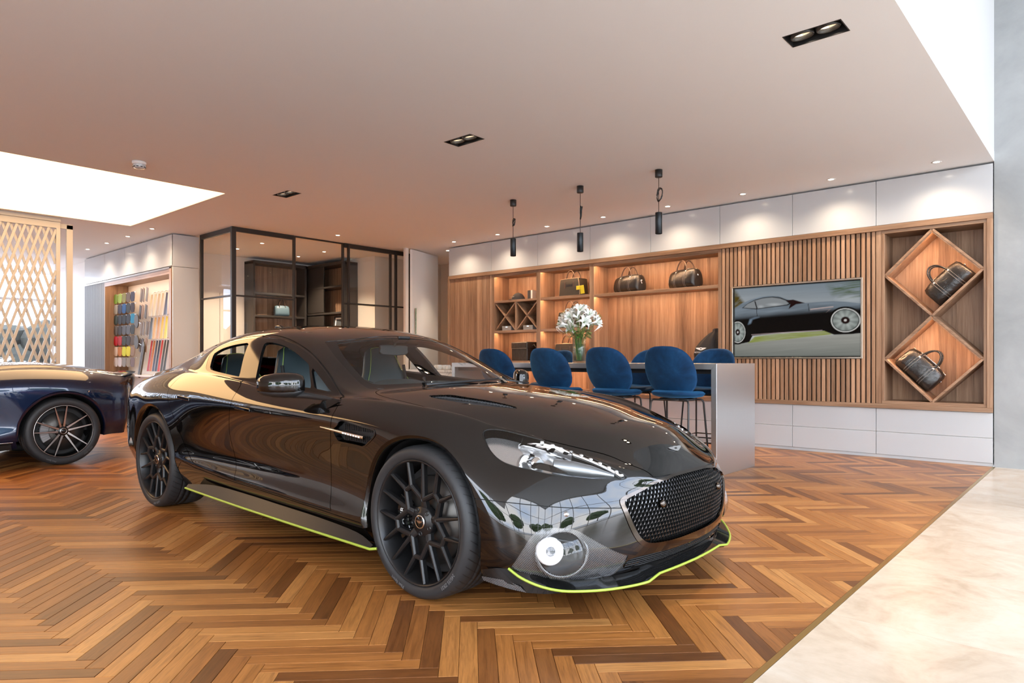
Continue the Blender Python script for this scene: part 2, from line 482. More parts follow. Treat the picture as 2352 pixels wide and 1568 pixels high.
glazing('window_2', (-4.0, -5.7), (6.25, -5.7), AH, 1.7, [2.4, 4.4], panes=False)
glazing('window_3', (-18.3, -5.6), (-18.3, 4.75), CH, 1.7, [2.45])
portal('sky_portal_side', (6.2, 1.4, 3.2), (0, R(90), 0), 6.3, 14.2)
portal('sky_portal_front', (1.1, -5.65, 3.2), (R(-90), 0, R(180)), 10.2, 6.3)
portal('sky_portal_left', (-18.25, -.4, 1.6), (0, R(-90), 0), 3.1, 10.3)
# ---- outdoors
m_tar = mat('bounce_pale_paving', (.60, .59, .58), .8)  # paving colour raised to bounce more daylight up onto the ceiling
struct(MB().box(-120, 120, -120, 120, -.3, -.08).build('ground', m_tar))
m_leaf = mat('hedge_leaves', (.045, .085, .025), .6)
setcol(m_leaf, ramp(m_leaf, noise(m_leaf, coords(m_leaf, 'Object'), 5, 6), [(.3, (.012, .03, .008)), (.6, (.07, .13, .035))]))
def blob_tree(x, y, h, r, seed, label):
    t = thing('tree', label, 'tree', (x, y, -.08), 0, 'trees outside the windows')
    b = MB(); rr = random.Random(seed)
    for k in range(9):
        bm = bmesh.new(); bmesh.ops.create_icosphere(bm, subdivisions=2, radius=r*rr.uniform(.45, .75))
        off = Vector((rr.uniform(-.6, .6)*r, rr.uniform(-.6, .6)*r, h-r*rr.uniform(.3, 1.3)))
        for v in bm.verts: v.co = v.co*rr.uniform(.86, 1.14)+off
        b.add([v.co[:] for v in bm.verts], [[v.index for v in f.verts] for f in bm.faces]); bm.free()
    b.build('crown', m_leaf, t)
    MB().tube([(0,0,0),(.05,0,h*.4),(0,.04,h*.75)], [.16,.12,.07], 8).build('trunk', mat('bark', (.10, .07, .05), .9), t)
TREES = [(14, -20, 7, 3, 'tall tree outside the atrium, beyond its front corner'), (5, -24, 8, 3.4, 'tallest tree outside, straight behind the camera'), (-4, -22, 6.5, 2.8, 'tree outside at the far end of the front glazing'), (22, -8, 7, 3, 'tree outside the side glazing, towards the front'), (24, 2, 6.5, 2.8, 'tree outside the middle of the side glazing'), (21, 10, 7.5, 3.2, 'tree outside the side glazing by the concrete wall'), (13, -11, 5, 2, 'small tree outside near the glass corner')]
for k_, (x, y, h, r, lab) in enumerate(TREES): blob_tree(x, y, h, r, k_+5, lab)
hg = thing('hedge', 'dark clipped hedge outside, seen through the lattice screen', 'hedge', (-27, 0, -.08))
hb_ = MB(); hr_ = random.Random(3)
for k in range(110):
    bm = bmesh.new(); bmesh.ops.create_icosphere(bm, subdivisions=2, radius=hr_.uniform(.5, .8))
    off = Vector((hr_.uniform(-.8, .8), hr_.uniform(-6, 16), hr_.uniform(.3, 2.0)))
    for v in bm.verts: v.co = v.co*hr_.uniform(.85, 1.15)+off
    hb_.add([v.co[:] for v in bm.verts], [[v.index for v in f.verts] for f in bm.faces]); bm.free()
m_hedge = mat('dark_hedge', (.03, .035, .03), .8); setcol(m_hedge, ramp(m_hedge, noise(m_hedge, coords(m_hedge, 'Object'), 6, 6), [(.35, (.003, .0035, .003)), (.65, (.014, .017, .011))]))
hb_.build('foliage', m_hedge, hg)
# ================================================================== WALL OF JOINERY (plane Y = 8.53)
YB = 8.90   # back of the open bays
XE = [-9.085, -8.03, -7.0, -5.97, -4.936, -3.905, -2.969, -2.04, -.948]
UP = ['above the closed walnut panel at the far end', 'above the cap and the cross rack', 'above the bag with the yellow tag', 'above the left of two black holdalls', 'above the right of two black holdalls', 'above the left half of the television', 'above the right half of the television', 'above the two diamond niches']
for i in range(8):
    x0, x1 = XE[i], XE[i+1]
    t = thing('upper_cabinet', 'glossy white upper cupboard ' + UP[i], 'cupboard', ((x0+x1)/2, YW, 2.617), 0, 'white upper cupboards')
    h = (x1-x0)/2
    MB().box(-h+.006, h-.006, .02, .40, .004, .50).build('body', m_whitem, t)
    MB().box(-h+.0025, h-.0025, 0, .019, .002, .503).build('door', m_white, t, .0012)
LO = ['below the closed walnut panel', 'below the cross rack bay', 'below the bay with three piped bags', 'behind the middle stools', 'below the black drawstring bag', 'just beside the steel counter end', 'below the right half of the television', 'below the diamond niches at the concrete wall']
for i in range(8):
    x0, x1 = XE[i], XE[i+1]; h = (x1-x0)/2
    t = thing('drawer_unit', 'white two drawer base unit ' + LO[i], 'drawers', ((x0+x1)/2, YW, 0), 0, 'white drawer units along the floor')
    MB().box(-h+.004, h-.004, .02, .41, .03, .553).build('body', m_whitem, t)
    MB().box(-h, h, .012, .40, .0, .032).build('plinth', m_white, t)
    for z0, z1 in ((.036, .288), (.294, .550)):
        MB().box(-h+.0025, h-.0025, 0, .019, z0, z1).build('drawer', m_white, t, .0012)

sh = thing('walnut_shelving_unit', 'long walnut wall unit with lit open shelves behind the counter', 'shelving', (0, YW, 0))
def wp(name, x0, x1, y0, y1, z0, z1, m=m_wal_z, bv=.002, par=None):
    """box part in the unit, its origin at its centre so that the grain differs from piece to piece"""
    c = ((x0+x1)/2, (y0+y1)/2, (z0+z1)/2); a, b, d = (x1-x0)/2, (y1-y0)/2, (z1-z0)/2
    return MB().box(-a, a, -b, b, -d, d).build(name, m, par or sh, bv, loc=c)
D = YB-YW
wp('top_rail', -9.085, -.948, -.03, D+.03, 2.553, 2.612, m_wal_x)
wp('bottom_rail', -9.085, -.948, -.03, D+.03, .556, .606, m_wal_x)
wp('stile', -9.085, -9.05, -.03, D+.03, .606, 2.553)
wp('stile', -.998, -.948, -.03, D+.03, .606, 2.553)
DIV = [(-8.03, -7.955), (-7.02, -6.94), (-5.98, -5.90), (-3.925, -3.885), (-2.04, -1.98)]
for a, b in DIV: wp('upright', a, b, -.004, D+.03, .606, 2.553)
# closed bay: veneer boards
n_ = 9; w_ = (9.05-8.03)/n_
for k in range(n_): wp('veneer_board', -9.05+k*w_+.0012, -9.05+(k+1)*w_-.0012, .006, .03, .606, 2.553, m_wal_z, .001)
wp('trim_strip', -8.037, -8.030, -.006, .01, .606, 2.553, mat('pale_edge', (.62, .45, .30), .4))
# open bays: backs of veneer boards and soffits
def bay(x0, x1, nb):
    w = (x1-x0)/nb
    for k in range(nb): wp('back_board', x0+k*w+.0006, x0+(k+1)*w-.0006, D, D+.02, .606, 2.553, m_wal_z, .0006)
    wp('soffit', x0, x1, .0, D, 2.515, 2.553, m_wal_x)
    wp('bay_floor', x0, x1, .0, D, .606, .64, m_wal_x)
B1, B2, B3 = (-7.955, -7.02), (-6.94, -5.98), (-5.90, -3.925)
bay(*B1, 6); bay(*B2, 6); bay(*B3, 12)
def strip_light(x0, x1, z):
    wp('shelf_lip', x0, x1, .006, .018, z-.008, z, m_wal_x, 0)
    wp('lit_line_strip', x0+.02, x1-.02, .018, .024, z-.007, z, m_litline, 0)  # weak glow put in as the lit line under the shelf edge
    wp('light_strip', x0+.02, x1-.02, .034, .046, z-.003, z, m_led, 0)
def shelf(x0, x1, z, led=True):
    wp('shelf', x0, x1, .006, D, z-.036, z, m_wal_x)
    if led: strip_light(x0, x1, z-.036)
shelf(*B1, 2.10, False); shelf(*B2, 2.10)
for b in (B1, B2): shelf(*b, 1.595)
for b in (B1, B2, B3): shelf(*b, 1.082, True)
shelf(*B3, 2.09)
for b in (B1, B2, B3): strip_light(b[0], b[1], 2.515)
# cross rack in the first bay
xm = (B1[0]+B1[1])/2
wp('rack_divider', xm-.014, xm+.014, .02, D, 1.595, 2.064)
for a, b in ((B1[0], xm-.014), (xm+.014, B1[1])):
    for s in (0, 1):
        p, q = ((a, 1.60), (b, 2.06)) if s else ((a, 2.06), (b, 1.60))
        m_ = Vector(((p[0]+q[0])/2, .02+(D-.02)/2, (p[1]+q[1])/2)); dv = Vector((q[0]-p[0], 0, q[1]-p[1]))/2
        nv = Vector((-dv.z, 0, dv.x)).normalized()*.010
        MB().obox((0, 0, 0), dv*.985, nv, (0, (D-.03)/2, 0)).build('rack_board', m_wal_x, sh, .001, loc=m_)

# slatted television panel
m_slat = wood('walnut_slat', [(.3, (.16, .08, .042)), (.5, (.32, .175, .098)), (.7, (.44, .27, .17))], 'Z', vary=.28)
sp = thing('slatted_panel', 'panel of upright walnut slats around the television', 'wall panel', (0, YW, 0))
wp('backing', -3.885, -2.04, .05, .07, .606, 2.553, m_dark, 0, sp)
pitch = (3.885-2.04)/34; TVX, TVZ = (-3.742, -2.180), (1.115, 2.045)
for k in range(34):
    a = -3.885+k*pitch+.009; b = a+pitch-.018
    if a > TVX[0]-.01 and b < TVX[1]+.01:
        wp('slat', a, b, .004, .05, .606, TVZ[0]-.004, m_slat, .0015, sp); wp('slat', a, b, .004, .05, TVZ[1]+.004, 2.553, m_slat, .0015, sp)
    else: wp('slat', a, b, .004, .05, .606, 2.553, m_slat, .0015, sp)
for zz in (2.43, .70):
    for x0 in (-3.55, -3.15, -2.9, -2.55):
        wp('vent_slot', x0, x0+.22, .046, .051, zz, zz+.035, m_blackm, 0, sp)

# television
tv = thing('television', 'wall television in a slim metal frame showing a dark coupe on the road', 'television', (TVX[0], YW, TVZ[0]))
TW, TH = TVX[1]-TVX[0], TVZ[1]-TVZ[0]
fr = MB()
for a in ((0, TW, 0, .018), (0, TW, TH-.018, TH), (0, .018, .018, TH-.018), (TW-.018, TW, .018, TH-.018)): fr.box(a[0], a[1], -.012, .048, a[2], a[3])
fr.build('frame', mat('satin_nickel', (.62, .58, .52), .28, metal=1.), tv, .001)
MB().box(.018, TW-.018, .030, .046, .018, TH-.018).build('bezel', mat('screen_bezel', (.02, .02, .02), .25), tv)
def screen_picture(nx=230, nz=136):
    """the moving-car picture on the screen, painted point by point into a fine grid"""
    a, b = np.meshgrid(np.linspace(.019, TW-.019, nx), np.linspace(.019, TH-.019, nz)); a, b = a.ravel(), b.ravel()
    up = np.clip((a-.033)/(TW-.066), 0, 1); u = (-.84+np.sqrt(.7056+.64*up))/.32; v = 1-np.clip((b-.033)/(TH-.066), 0, 1)
    X = 185+1880*u; top = 300-135*u; Y = top+v*(1290-15*u-top); Q = np.stack([X, Y], 1)
    rg = np.random.default_rng(4)
    def streak(sx, sy, ang):
        """soft noise stretched along a direction"""
        c, s = math.cos(ang), math.sin(ang); p, q = (X*c+Y*s)/sx, (-X*s+Y*c)/sy; t = np.zeros(len(X))
        for k in range(9): f = 1.0+.55*k; t += np.sin(p*f*.9+rg.uniform(0, 6.3)+1.7*np.sin(q*f*1.3+rg.uniform(0, 6.3)))*np.sin(q*f+rg.uniform(0, 6.3))/(1+.5*k)
        return t/2.6
    def dist(poly, sm=0):
        poly = np.array(smoothpoly(poly, sm) if sm else poly, float); d = np.full(len(Q), 1e9); ins = np.zeros(len(Q), bool)
        for A, B in zip(poly, np.roll(poly, -1, 0)):
            e = B-A; w = Q-A; t = np.clip((w @ e)/(e @ e+1e-9), 0, 1); d = np.minimum(d, np.linalg.norm(w-t[:, None]*e, axis=1))
            c1 = Q[:, 1] >= A[1]; c2 = Q[:, 1] < B[1]; c3 = e[0]*w[:, 1] > e[1]*w[:, 0]; ins ^= (c1 & c2 & c3) | (~c1 & ~c2 & ~c3)
        return np.where(ins, -d, d)
    C = np.zeros((len(X), 3))
    def lay(col, m_): C[:] = C*(1-m_[:, None])+np.asarray(col)*m_[:, None]
    def soft(poly, w, sm=0): return np.clip(.5-dist(poly, sm)/w, 0, 1)
    g = np.clip((Y-250)/650, 0, 1)[:, None]
    C[:] = np.array([.17, .205, .235])*(1-g)+np.array([.40, .41, .41])*g; C *= (1+.10*streak(420, 60, -.08))[:, None]
    lay((.50, .53, .55), .5*np.clip(1-np.hypot((X-1950)/220, (Y-430)/70), 0, 1))
    n1 = streak(90, 45, -.4); lay((.07, .05, .008), soft([(150, 300), (230, 345), (300, 430), (370, 500), (250, 560), (150, 600)], 60)*np.clip(.9+.5*n1, 0, 1))
    n2 = streak(170, 26, -.17); lay((.045, .075, .012), soft([(1680, 240), (1800, 190), (2100, 160), (2100, 400), (1830, 410), (1880, 330), (1740, 350)], 110)*np.clip(.55+1.0*n2, 0, 1))
    rd_ = soft([(100, 1118), (1100, 1028), (2100, 935), (2100, 1400), (100, 1400)], 14); sh_ = np.clip((Y-960)/330, 0, 1)
    lay((0, 0, 0), rd_); C[:] = C+rd_[:, None]*((np.array([.285, .285, .26])*(1-sh_[:, None])+np.array([.15, .16, .145])*sh_[:, None])*(1+.12*streak(380, 30, -.09))[:, None])
    lay((.20, .23, .045), soft([(430, 1095), (560, 1000), (900, 955), (1650, 905), (1730, 962), (1200, 1022)], 16)*(.85+.25*streak(150, 20, -.1)))
    body = [(100, 615), (185, 580), (330, 500), (480, 450), (640, 405), (800, 386), (960, 390), (1080, 430), (1190, 455), (1360, 490), (1560, 475), (1740, 465), (1900, 475), (2065, 500), (2120, 520), (2120, 935), (1960, 955), (1750, 965), (1620, 905), (1100, 930), (520, 985), (460, 1080), (300, 1105), (100, 1125)]
    bm_ = soft(body, 9); sh2 = np.clip((Y-(640-.085*(X-500)))/105, 0, 1); sh2 = sh2*sh2*(3-2*sh2)
    cb = np.array([.135, .165, .195])[None]*(1+.35*streak(240, 50, -.12))[:, None]*(1-sh2[:, None])+np.array([.003, .0028, .003])*sh2[:, None]
    C[:] = C*(1-bm_[:, None])+cb*bm_[:, None]
    lay((.012, .013, .015), soft([(320, 575), (440, 500), (560, 448), (700, 412), (870, 397), (1000, 410), (1110, 450), (1180, 495), (1100, 528), (900, 552), (600, 590)], 9))
    wn = soft([(350, 568), (430, 512), (560, 460), (700, 424), (860, 409), (985, 424), (1075, 455), (1125, 498), (1090, 515), (900, 540), (610, 577)], 9)
    lay((.20, .215, .225), wn); lay((.36, .38, .39), wn*np.clip(1-np.hypot((X-900)/170, (Y-515)/32), 0, 1)); lay((.34, .36, .37), wn*np.clip(1-np.hypot((X-670)/70, (Y-550)/34), 0, 1))
    lay((.01, .01, .012), soft([(552, 470), (572, 465), (612, 580), (592, 582)], 6)); lay((.012, .004, .004), soft([(1080, 450), (1190, 440), (1360, 490), (1230, 510), (1120, 580), (1150, 500)], 10))
    lay((.006, .006, .007), soft([(585, 580), (595, 580), (608, 690), (600, 692)], 4)); lay((.006, .006, .007), soft([(1402, 500), (1409, 500), (1424, 615), (1416, 617)], 4))
    lay((.42, .33, .31), soft([(1430, 580), (1740, 541), (1745, 553), (1440, 594)], 7)); lay((.30, .22, .21), soft([(1430, 610), (1720, 578), (1650, 632), (1690, 590)], 9)*.6)
    lay((.33, .25, .25), soft([(500, 966), (1000, 931), (1600, 893), (1600, 901), (1000, 939), (500, 974)], 7))
    lay((.16, .22, .29), .8*soft([(440, 815), (470, 740), (560, 712), (640, 705), (520, 740), (490, 800)], 30))
    for cx_, cy_, rx, ry in ((1890, 750, 180, 178), (240, 935, 148, 158)):
        r = np.hypot((X-cx_)/rx, (Y-cy_)/ry); an = np.arctan2(Y-cy_, X-cx_); st_ = lambda r0, w: np.clip(.5-(r-r0)/w, 0, 1)
        lay((.002, .002, .002), st_(1.15, .05)); lay((.55, .55, .53), st_(1.0, .04)); lay((.03, .033, .033), st_(.93, .04))
        sp2 = .5+.5*np.cos(an*10+.8); lay((.24, .27, .255), st_(.86, .10)*(.55+.45*sp2)); lay((.40, .43, .41), st_(.60, .3)*.55*(.4+.6*np.cos(an*2+1)**2)); lay((.012, .005, .005), st_(.30, .08)); lay((.5, .48, .46), st_(.10, .05))
    ed = np.minimum.reduce([a-.019, TW-.019-a, b-.019, TH-.019-b]); C *= np.clip((ed-.006)/.010, 0.03, 1)[:, None]
    me = bpy.data.meshes.new('screen'); q = np.arange(nx*nz).reshape(nz, nx)
    me.from_pydata([(float(s), .0285, float(t)) for s, t in zip(a, b)], [], np.stack([q[:-1, :-1], q[:-1, 1:], q[1:, 1:], q[1:, :-1]], -1).reshape(-1, 4).tolist())
    at = me.color_attributes.new('picture', 'FLOAT_COLOR', 'POINT'); at.data.foreach_set('color', np.concatenate([np.clip(C, 0, 2), np.ones((len(X), 1))], 1).ravel())
    m = mat('lit_screen', (0, 0, 0), .12, spec=.12); n, l = nodes_of(m); va = n.new('ShaderNodeAttribute'); va.attribute_name = 'picture'
    l.new(va.outputs['Color'], bsdf(m).inputs['Emission Color']); bsdf(m).inputs['Emission Strength'].default_value = .85
    me.materials.append(m); return link('screen', me, tv)
screen_picture()

# diamond niche
dn = thing('diamond_niche', 'tall walnut recess with two diamond shaped compartments beside the concrete wall', 'shelving', (0, YW, 0))
NX0, NX1 = -1.98, -.998
for k in range(6): wp('back_board', NX0+k*(NX1-NX0)/6+.0006, NX0+(k+1)*(NX1-NX0)/6-.0006, D, D+.02, .606, 2.553, m_wal_z, .0006, dn)
for nm, a in (('inner_frame', (NX0, NX1, -.012, D, 2.515, 2.553)), ('inner_frame', (NX0, NX1, -.012, D, .606, .640)), ('inner_frame', (NX0, NX0+.028, -.012, D, .640, 2.515)), ('inner_frame', (NX1-.03, NX1, -.012, D, .640, 2.515))):
    wp(nm, *a, m_wal_x if a[1]-a[0] > .3 else m_wal_z, .002, dn)
DT, DM, DB_, DL, DR_, DC = 2.512, 1.577, .643, -1.950, -1.030, -1.490
for top, bot in ((DT, DM), (DM, DB_)):
    mid = (top+bot)/2
    for p, q, led in (((DL, mid), (DC, top), 1), ((DC, top), (DR_, mid), 1), ((DR_, mid), (DC, bot), 0), ((DC, bot), (DL, mid), 0)):
        c = Vector(((p[0]+q[0])/2, .0+(D)/2-.003, (p[1]+q[1])/2)); dv = Vector((q[0]-p[0], 0, q[1]-p[1]))/2
        nv = Vector((-dv.z, 0, dv.x)).normalized()
        inward = Vector((DC-c.x, 0, mid-c.z)); inward.normalize()
        b_ = MB().obox((0, 0, 0), dv, nv*.012, (0, D/2+.002, 0)).build('diamond_board', m_wal_x, dn, .002, loc=c)
        if led:
            MB().obox((0, 0, 0), dv*.86, nv*.0015, (0, .004, 0)).build('light_strip', m_led, dn, loc=c+inward*.0138+Vector((0, -D/2+.045, 0)))
            MB().obox((0, 0, 0), dv*.93, nv*.007, (0, .005, 0)).build('board_lip', m_wal_x, dn, loc=c+inward*.018+Vector((0, -D/2+.008, 0)))

# ================================================================== BAGS AND THINGS ON THE SHELVES
m_leather = mat('black_leather', (.014, .013, .013), .27, spec=.6)
_v = coords(m_leather, 'Object'); bump(m_leather, noise(m_leather, _v, 9, 5, .6, .6), .55, .03)
m_leather2 = mat('dark_brown_leather', (.013, .011, .010), .38, spec=.5); bump(m_leather2, noise(m_leather2, coords(m_leather2, 'Object'), 12, 5), .4, .02)
m_canvas = mat('olive_black_canvas', (.035, .030, .022), .6)
m_tan = mat('tan_piping', (.50, .34, .20), .5)
m_hand = mat('brown_handle_leather', (.055, .026, .016), .35)
m_yel = mat('yellow_leather_tag', (.62, .52, .02), .5)
m_stitch = mat('pale_stitch', (.35, .33, .30), .7)
def superell(a, b, n, seg, p=2.6):
    out = []
    for k in range(seg):
        g = 2*math.pi*k/seg; c, s = math.cos(g), math.sin(g)
        out.append((a*math.copysign(abs(c)**(2/p), c), b*math.copysign(abs(s)**(2/p), s)))
    return out
def holdall(name, label, L, H, Dp, loc, rot=(0,0,0), m=m_leather, group=None, straps=True, htube=.009, hh=.15):
    t = thing(name, label, 'bag', loc, 0, group); t.rotation_euler = rot
    prof = [(-.50, .50, .50), (-.49, .80, .80), (-.45, .95, .93), (-.30, 1.0, .99), (0, 1.02, 1.0), (.30, 1.0, .99), (.45, .95, .93), (.49, .80, .80), (.50, .50, .50)]
    rows = []
    for f, w, h in prof:
        ring = []
        for a, b in superell(1, 1, 0, 28, 3.0):
            zz = (b+1)/2; tp = 1-.32*max(0, zz-.35)**1.2*1.5
            ring.append((f*L, a*Dp/2*w*tp, .5*H*(1-h)*.15+zz*H*h))
        rows.append(ring)
    b = MB().grid(rows, True, True); n = 28
    b.add(rows[0], [tuple(range(n))], True); b.add(rows[-1], [tuple(range(n-1, -1, -1))], True)
    b.build('body', m, t)
    def around(x, w, zt=1.0):
        pts = [(x, a*Dp/2*w*(1-.32*max(0, (c+1)/2-.35)**1.2*1.5)*1.012, (c+1)/2*H*1.006) for a, c in superell(1, 1, 0, 40, 3.0)]
        return pts
    if straps:
        for x in (-.2*L, .2*L):
            A = around(x-.012, 1.01); B = around(x+.012, 1.01)
            MB().strip(A+[A[0]], B+[B[0]]).build('strap', m, t)
            for dx in (-.013, .013): MB().tube(around(x+dx, 1.012), .0012, 5, True).build('stitching', m_stitch, t)
    for sy in (-1, 1):
        pts = []
        for k in range(15):
            g = math.pi*k/14; pts.append((-math.cos(g)*.20*L, sy*(Dp*.30-.02*math.sin(g)), H*.86+math.sin(g)*(hh+H*.14)))
        MB().tube(pts, htube, 10).build('handle', m_hand if m is not m_leather else m, t)
        for x in (-.2*L, .2*L): MB().lathe([(.0, -.008), (.012, -.006), (.013, .0), (.012, .006), (0, .008)], 12, (x, sy*Dp*.34, H*.84), 'Y').build('stud', m_chrome, t)
    MB().tube([(-.46*L, 0, H*.93), (-.2*L, 0, H*1.005), (.2*L, 0, H*1.005), (.46*L, 0, H*.93)], .004, 6).build('zip', m_chrome, t)
    MB().lathe([(.004, 0), (.014, .004), (.014, .010), (.004, .012)], 12, (L*.497, 0, H*.62), 'X').build('ring', m_chrome, t)
    return t
b1 = holdall('holdall_bag', 'black leather holdall on the upper shelf nearer the flowers', .52, .26, .24, (-5.40, YW+.20, 2.09), (0, 0, R(-18)), m_leather2, hh=.12)
MB().box(.0, .012, 0, .002, -.06, 0).build('paper_tag', m_white, b1, loc=(.27, -.03, .16), rot=(0, R(-30), 0))
b2 = holdall('holdall_bag', 'black leather holdall on the upper shelf nearer the television', .50, .27, .24, (-4.50, YW+.20, 2.09), (0, 0, R(-22)), m_leather2, hh=.12)
MB().box(-.018, .018, 0, .002, -.07, 0).build('paper_tag', m_white, b2, loc=(-.275, -.05, .17), rot=(0, R(12), 0))
holdall('holdall_bag', 'glossy black holdall leaning in the upper diamond niche', .46, .27, .24, (-1.262, YW+.17, 1.836), (0, R(-45), 0), m_leather, hh=.12)
holdall('holdall_bag', 'glossy black holdall leaning in the lower diamond niche', .46, .27, .24, (-1.722, YW+.17, .904), (0, R(45), 0), m_leather, hh=.12)
def piped_bag(label, W, H, Dp, loc, tags=False, hh=.14):
    t = thing('piped_travel_bag', label, 'bag', loc, 0, 'dark bags with tan piping'); t.rotation_euler = (0, 0, R(-8))
    out = smoothpoly([(-W*.5, 0), (-W*.47, H*.55), (-W*.43, H*.93), (-W*.36, H), (W*.36, H), (W*.43, H*.93), (W*.47, H*.55), (W*.5, 0)], 5, True, (0, 7))
    MB().prism(out, (0, Dp, 0), (0, -Dp/2, 0)).build('body', m_canvas, t, .012, 3)
    for y in (-Dp/2+.004, Dp/2-.004): MB().tube([(a*.985, y, b*.99+.003) for a, b in out], .005, 6, True).build('piping', m_tan, t)
    for sy in (-1, 1):
        MB().tube([(-math.cos(math.pi*k/14)*W*.21, sy*(Dp*.33), H*.80+math.sin(math.pi*k/14)*(hh+.05)) for k in range(15)], .008, 8).build('handle', m_hand, t)
        for x in (-.21, .21): MB().box(W*x-.013, W*x+.013, sy*Dp/2-.004, sy*Dp/2+.004, H*.45, H*.82).build('handle_tab', m_hand, t, .002)
    MB().box(-.07, .07, -Dp/2-.003, -Dp/2+.002, H*.55, H*.70).build('label_patch', m_leather2, t, .002)
    if tags:
        MB().box(-.035, .035, -.004, .004, -.11, .02).build('luggage_tag', m_yel, t, .003, loc=(W*.56, -Dp*.42, H*.48), rot=(0, R(-8), R(20)))
        MB().box(-.045, .045, -.006, .006, -.03, .03).build('luggage_tag', m_yel, t, .003, loc=(W*.46, -Dp*.55, H*.42))
    return t
piped_bag('dark bag with tan piping and a yellow luggage tag on the top shelf', .46, .27, .20, (-6.42, YW+.19, 2.10), True)
piped_bag('dark bag with tan piping on the middle shelf behind the lilies', .50, .26, .20, (-6.44, YW+.19, 1.595), hh=.17)
piped_bag('dark bag with tan piping on the bottom shelf behind the vase', .50, .27, .20, (-6.50, YW+.19, 1.082))
# case, cap and boxes
cs = thing('flap_case', 'boxy black leather case with a flap on the lowest shelf', 'case', (-7.44, YW+.19, 1.082)); cs.rotation_euler = (0, 0, R(-14))
MB().box(-.22, .22, -.11, .11, 0, .30).build('body', m_leather2, cs, .012, 2)
MB().box(-.225, .225, -.118, .115, .205, .315).build('flap', m_leather2, cs, .014, 2)
MB().tube([(-.22, -.119, .207), (.22, -.119, .207)], .0025, 6).build('piping', m_stitch, cs)
MB().tube([(.225, 0, .25), (.27, 0, .27), (.29, .05, .2), (.28, .1, .1)], .010, 8).build('shoulder_strap', m_leather2, cs)
cp_ = thing('baseball_cap', 'black baseball cap on the shelf above the cross rack', 'cap', (-7.56, YW+.17, 2.10)); cp_.rotation_euler = (0, 0, R(-20))
m_capc = mat('navy_black_cotton', (.012, .012, .016), .8)
rows = [[(.105*math.cos(g)*math.cos(e), .12*math.sin(g)*math.cos(e), .13*math.sin(e)) for g in [2*math.pi*k/24 for k in range(24)]] for e in [math.pi/2*j/8 for j in range(9)]]
MB().grid(rows, True, True).build('crown', m_capc, cp_)
rows = [[(.10*math.sin(a)*(1+.12*s), -.10*math.cos(a)-.08*s*math.cos(a), .012-.02*s*s+.012*math.cos(a)) for a in [R(-80)+R(160)*k/14 for k in range(15)]] for s in (0, .33, .66, 1)]
MB().grid(rows).build('peak', m_capc, cp_)
MB().lathe([(0, .136), (.008, .134), (.009, .128)], 10).build('button', m_capc, cp_)
tx = text_mesh('ASTON MARTIN', .018, .0006); tx.materials.append(m_stitch); link('lettering', tx, cp_, (0, -.118, .055), (R(75), 0, 0))
gb = thing('gift_box', 'upright black and silver gift box beside the cap', 'box', (-7.26, YW+.17, 2.10))
MB().box(-.055, .015, -.05, .05, 0, .15).build('box_sleeve', mat('charcoal_card', (.04, .04, .042), .5), gb, .001); MB().box(.015, .05, -.05, .05, 0, .15).build('box_face', mat('silver_card', (.62, .62, .63), .4), gb, .001)
m_gcard = mat('grey_card', (.30, .29, .28), .5)
for x, lb_ in ((-7.71, 'low grey box in the left half of the cross rack'), (-7.24, 'low grey box in the right half of the cross rack')):
    t = thing('presentation_box', lb_, 'box', (x, YW+.10, 1.595), 0, 'grey presentation boxes in the rack')
    MB().box(-.10, .10, -.06, .06, 0, .055).build('base', m_gcard, t, .002); MB().box(-.102, .102, -.062, .062, .04, .075).build('lid', m_gcard, t, .002)
    MB().box(-.02, .02, -.0628, -.062, .052, .062).build('emblem', m_chrome, t)

def wings(parent, size, loc, rot, m=None, thick=.0015):
    """outline of the winged emblem"""
    P = [(-1, .16), (-.62, .20), (-.30, .18), (-.16, .22), (.16, .22), (.30, .18), (.62, .20), (1, .16), (.80, .02), (.50, -.10), (.24, -.20), (0, -.24), (-.24, -.20), (-.50, -.10), (-.80, .02)]
    b = MB().prism([(a*size, c*size) for a, c in P], (0, -thick, 0), (0, 0, 0))
    o = b.build('wing_emblem', m or m_chrome, parent, loc=loc, rot=rot)
    MB().prism([(a*size*.17, c*size*.07+size*.02) for a, c in superell(1, 1, 0, 16, 4)], (0, -thick*.6, 0), (0, -thick, 0)).build('emblem_centre', m_dark, o)
    return o

# drawstring bag leaning in the wide bay
ds = thing('drawstring_bag', 'black drawstring bag with a white winged badge leaning in the corner of the wide bay', 'bag', (-4.14, YW+.20, 1.082))
rows = []
for h, rx, ry, ox in [(0, .19, .11, 0), (.02, .215, .13, 0), (.10, .22, .135, 0), (.19, .20, .125, .01), (.26, .165, .105, .035), (.32, .125, .085, .06), (.37, .085, .06, .08), (.40, .045, .04, .092), (.425, .05, .045, .10), (.44, .03, .03, .10)]:
    ring = []
    for k in range(48):
        g = 2*math.pi*k/48; fold = 1+(.035+.10*(h/.44)**2)*math.sin(g*9+h*6)*(.4+.6*h/.44)
        ring.append((ox+rx*math.cos(g)*fold, ry*math.sin(g)*fold, h))
    rows.append(ring)
b = MB().grid(rows, True, True); b.add(rows[-1], [tuple(range(48))]); b.add(rows[0], [tuple(range(47, -1, -1))])
b.build('sack', mat('black_cotton', (.012, .012, .014), .75), ds)
MB().tube([(.10, -.05, .40), (.13, -.09, .34), (.12, -.12, .22), (.14, -.13, .08)], .004, 6).build('cord', m_capc, ds)
m_print = mat('white_print', (.75, .75, .75), .6)
wings(ds, .085, (-.06, -.139, .165), (R(-6), 0, R(-9)), m_print)
tx = text_mesh('ASTON MARTIN', .030, .0006); tx.materials.append(m_print); link('lettering', tx, ds, (-.055, -.142, .118), (R(88), 0, R(-9)))

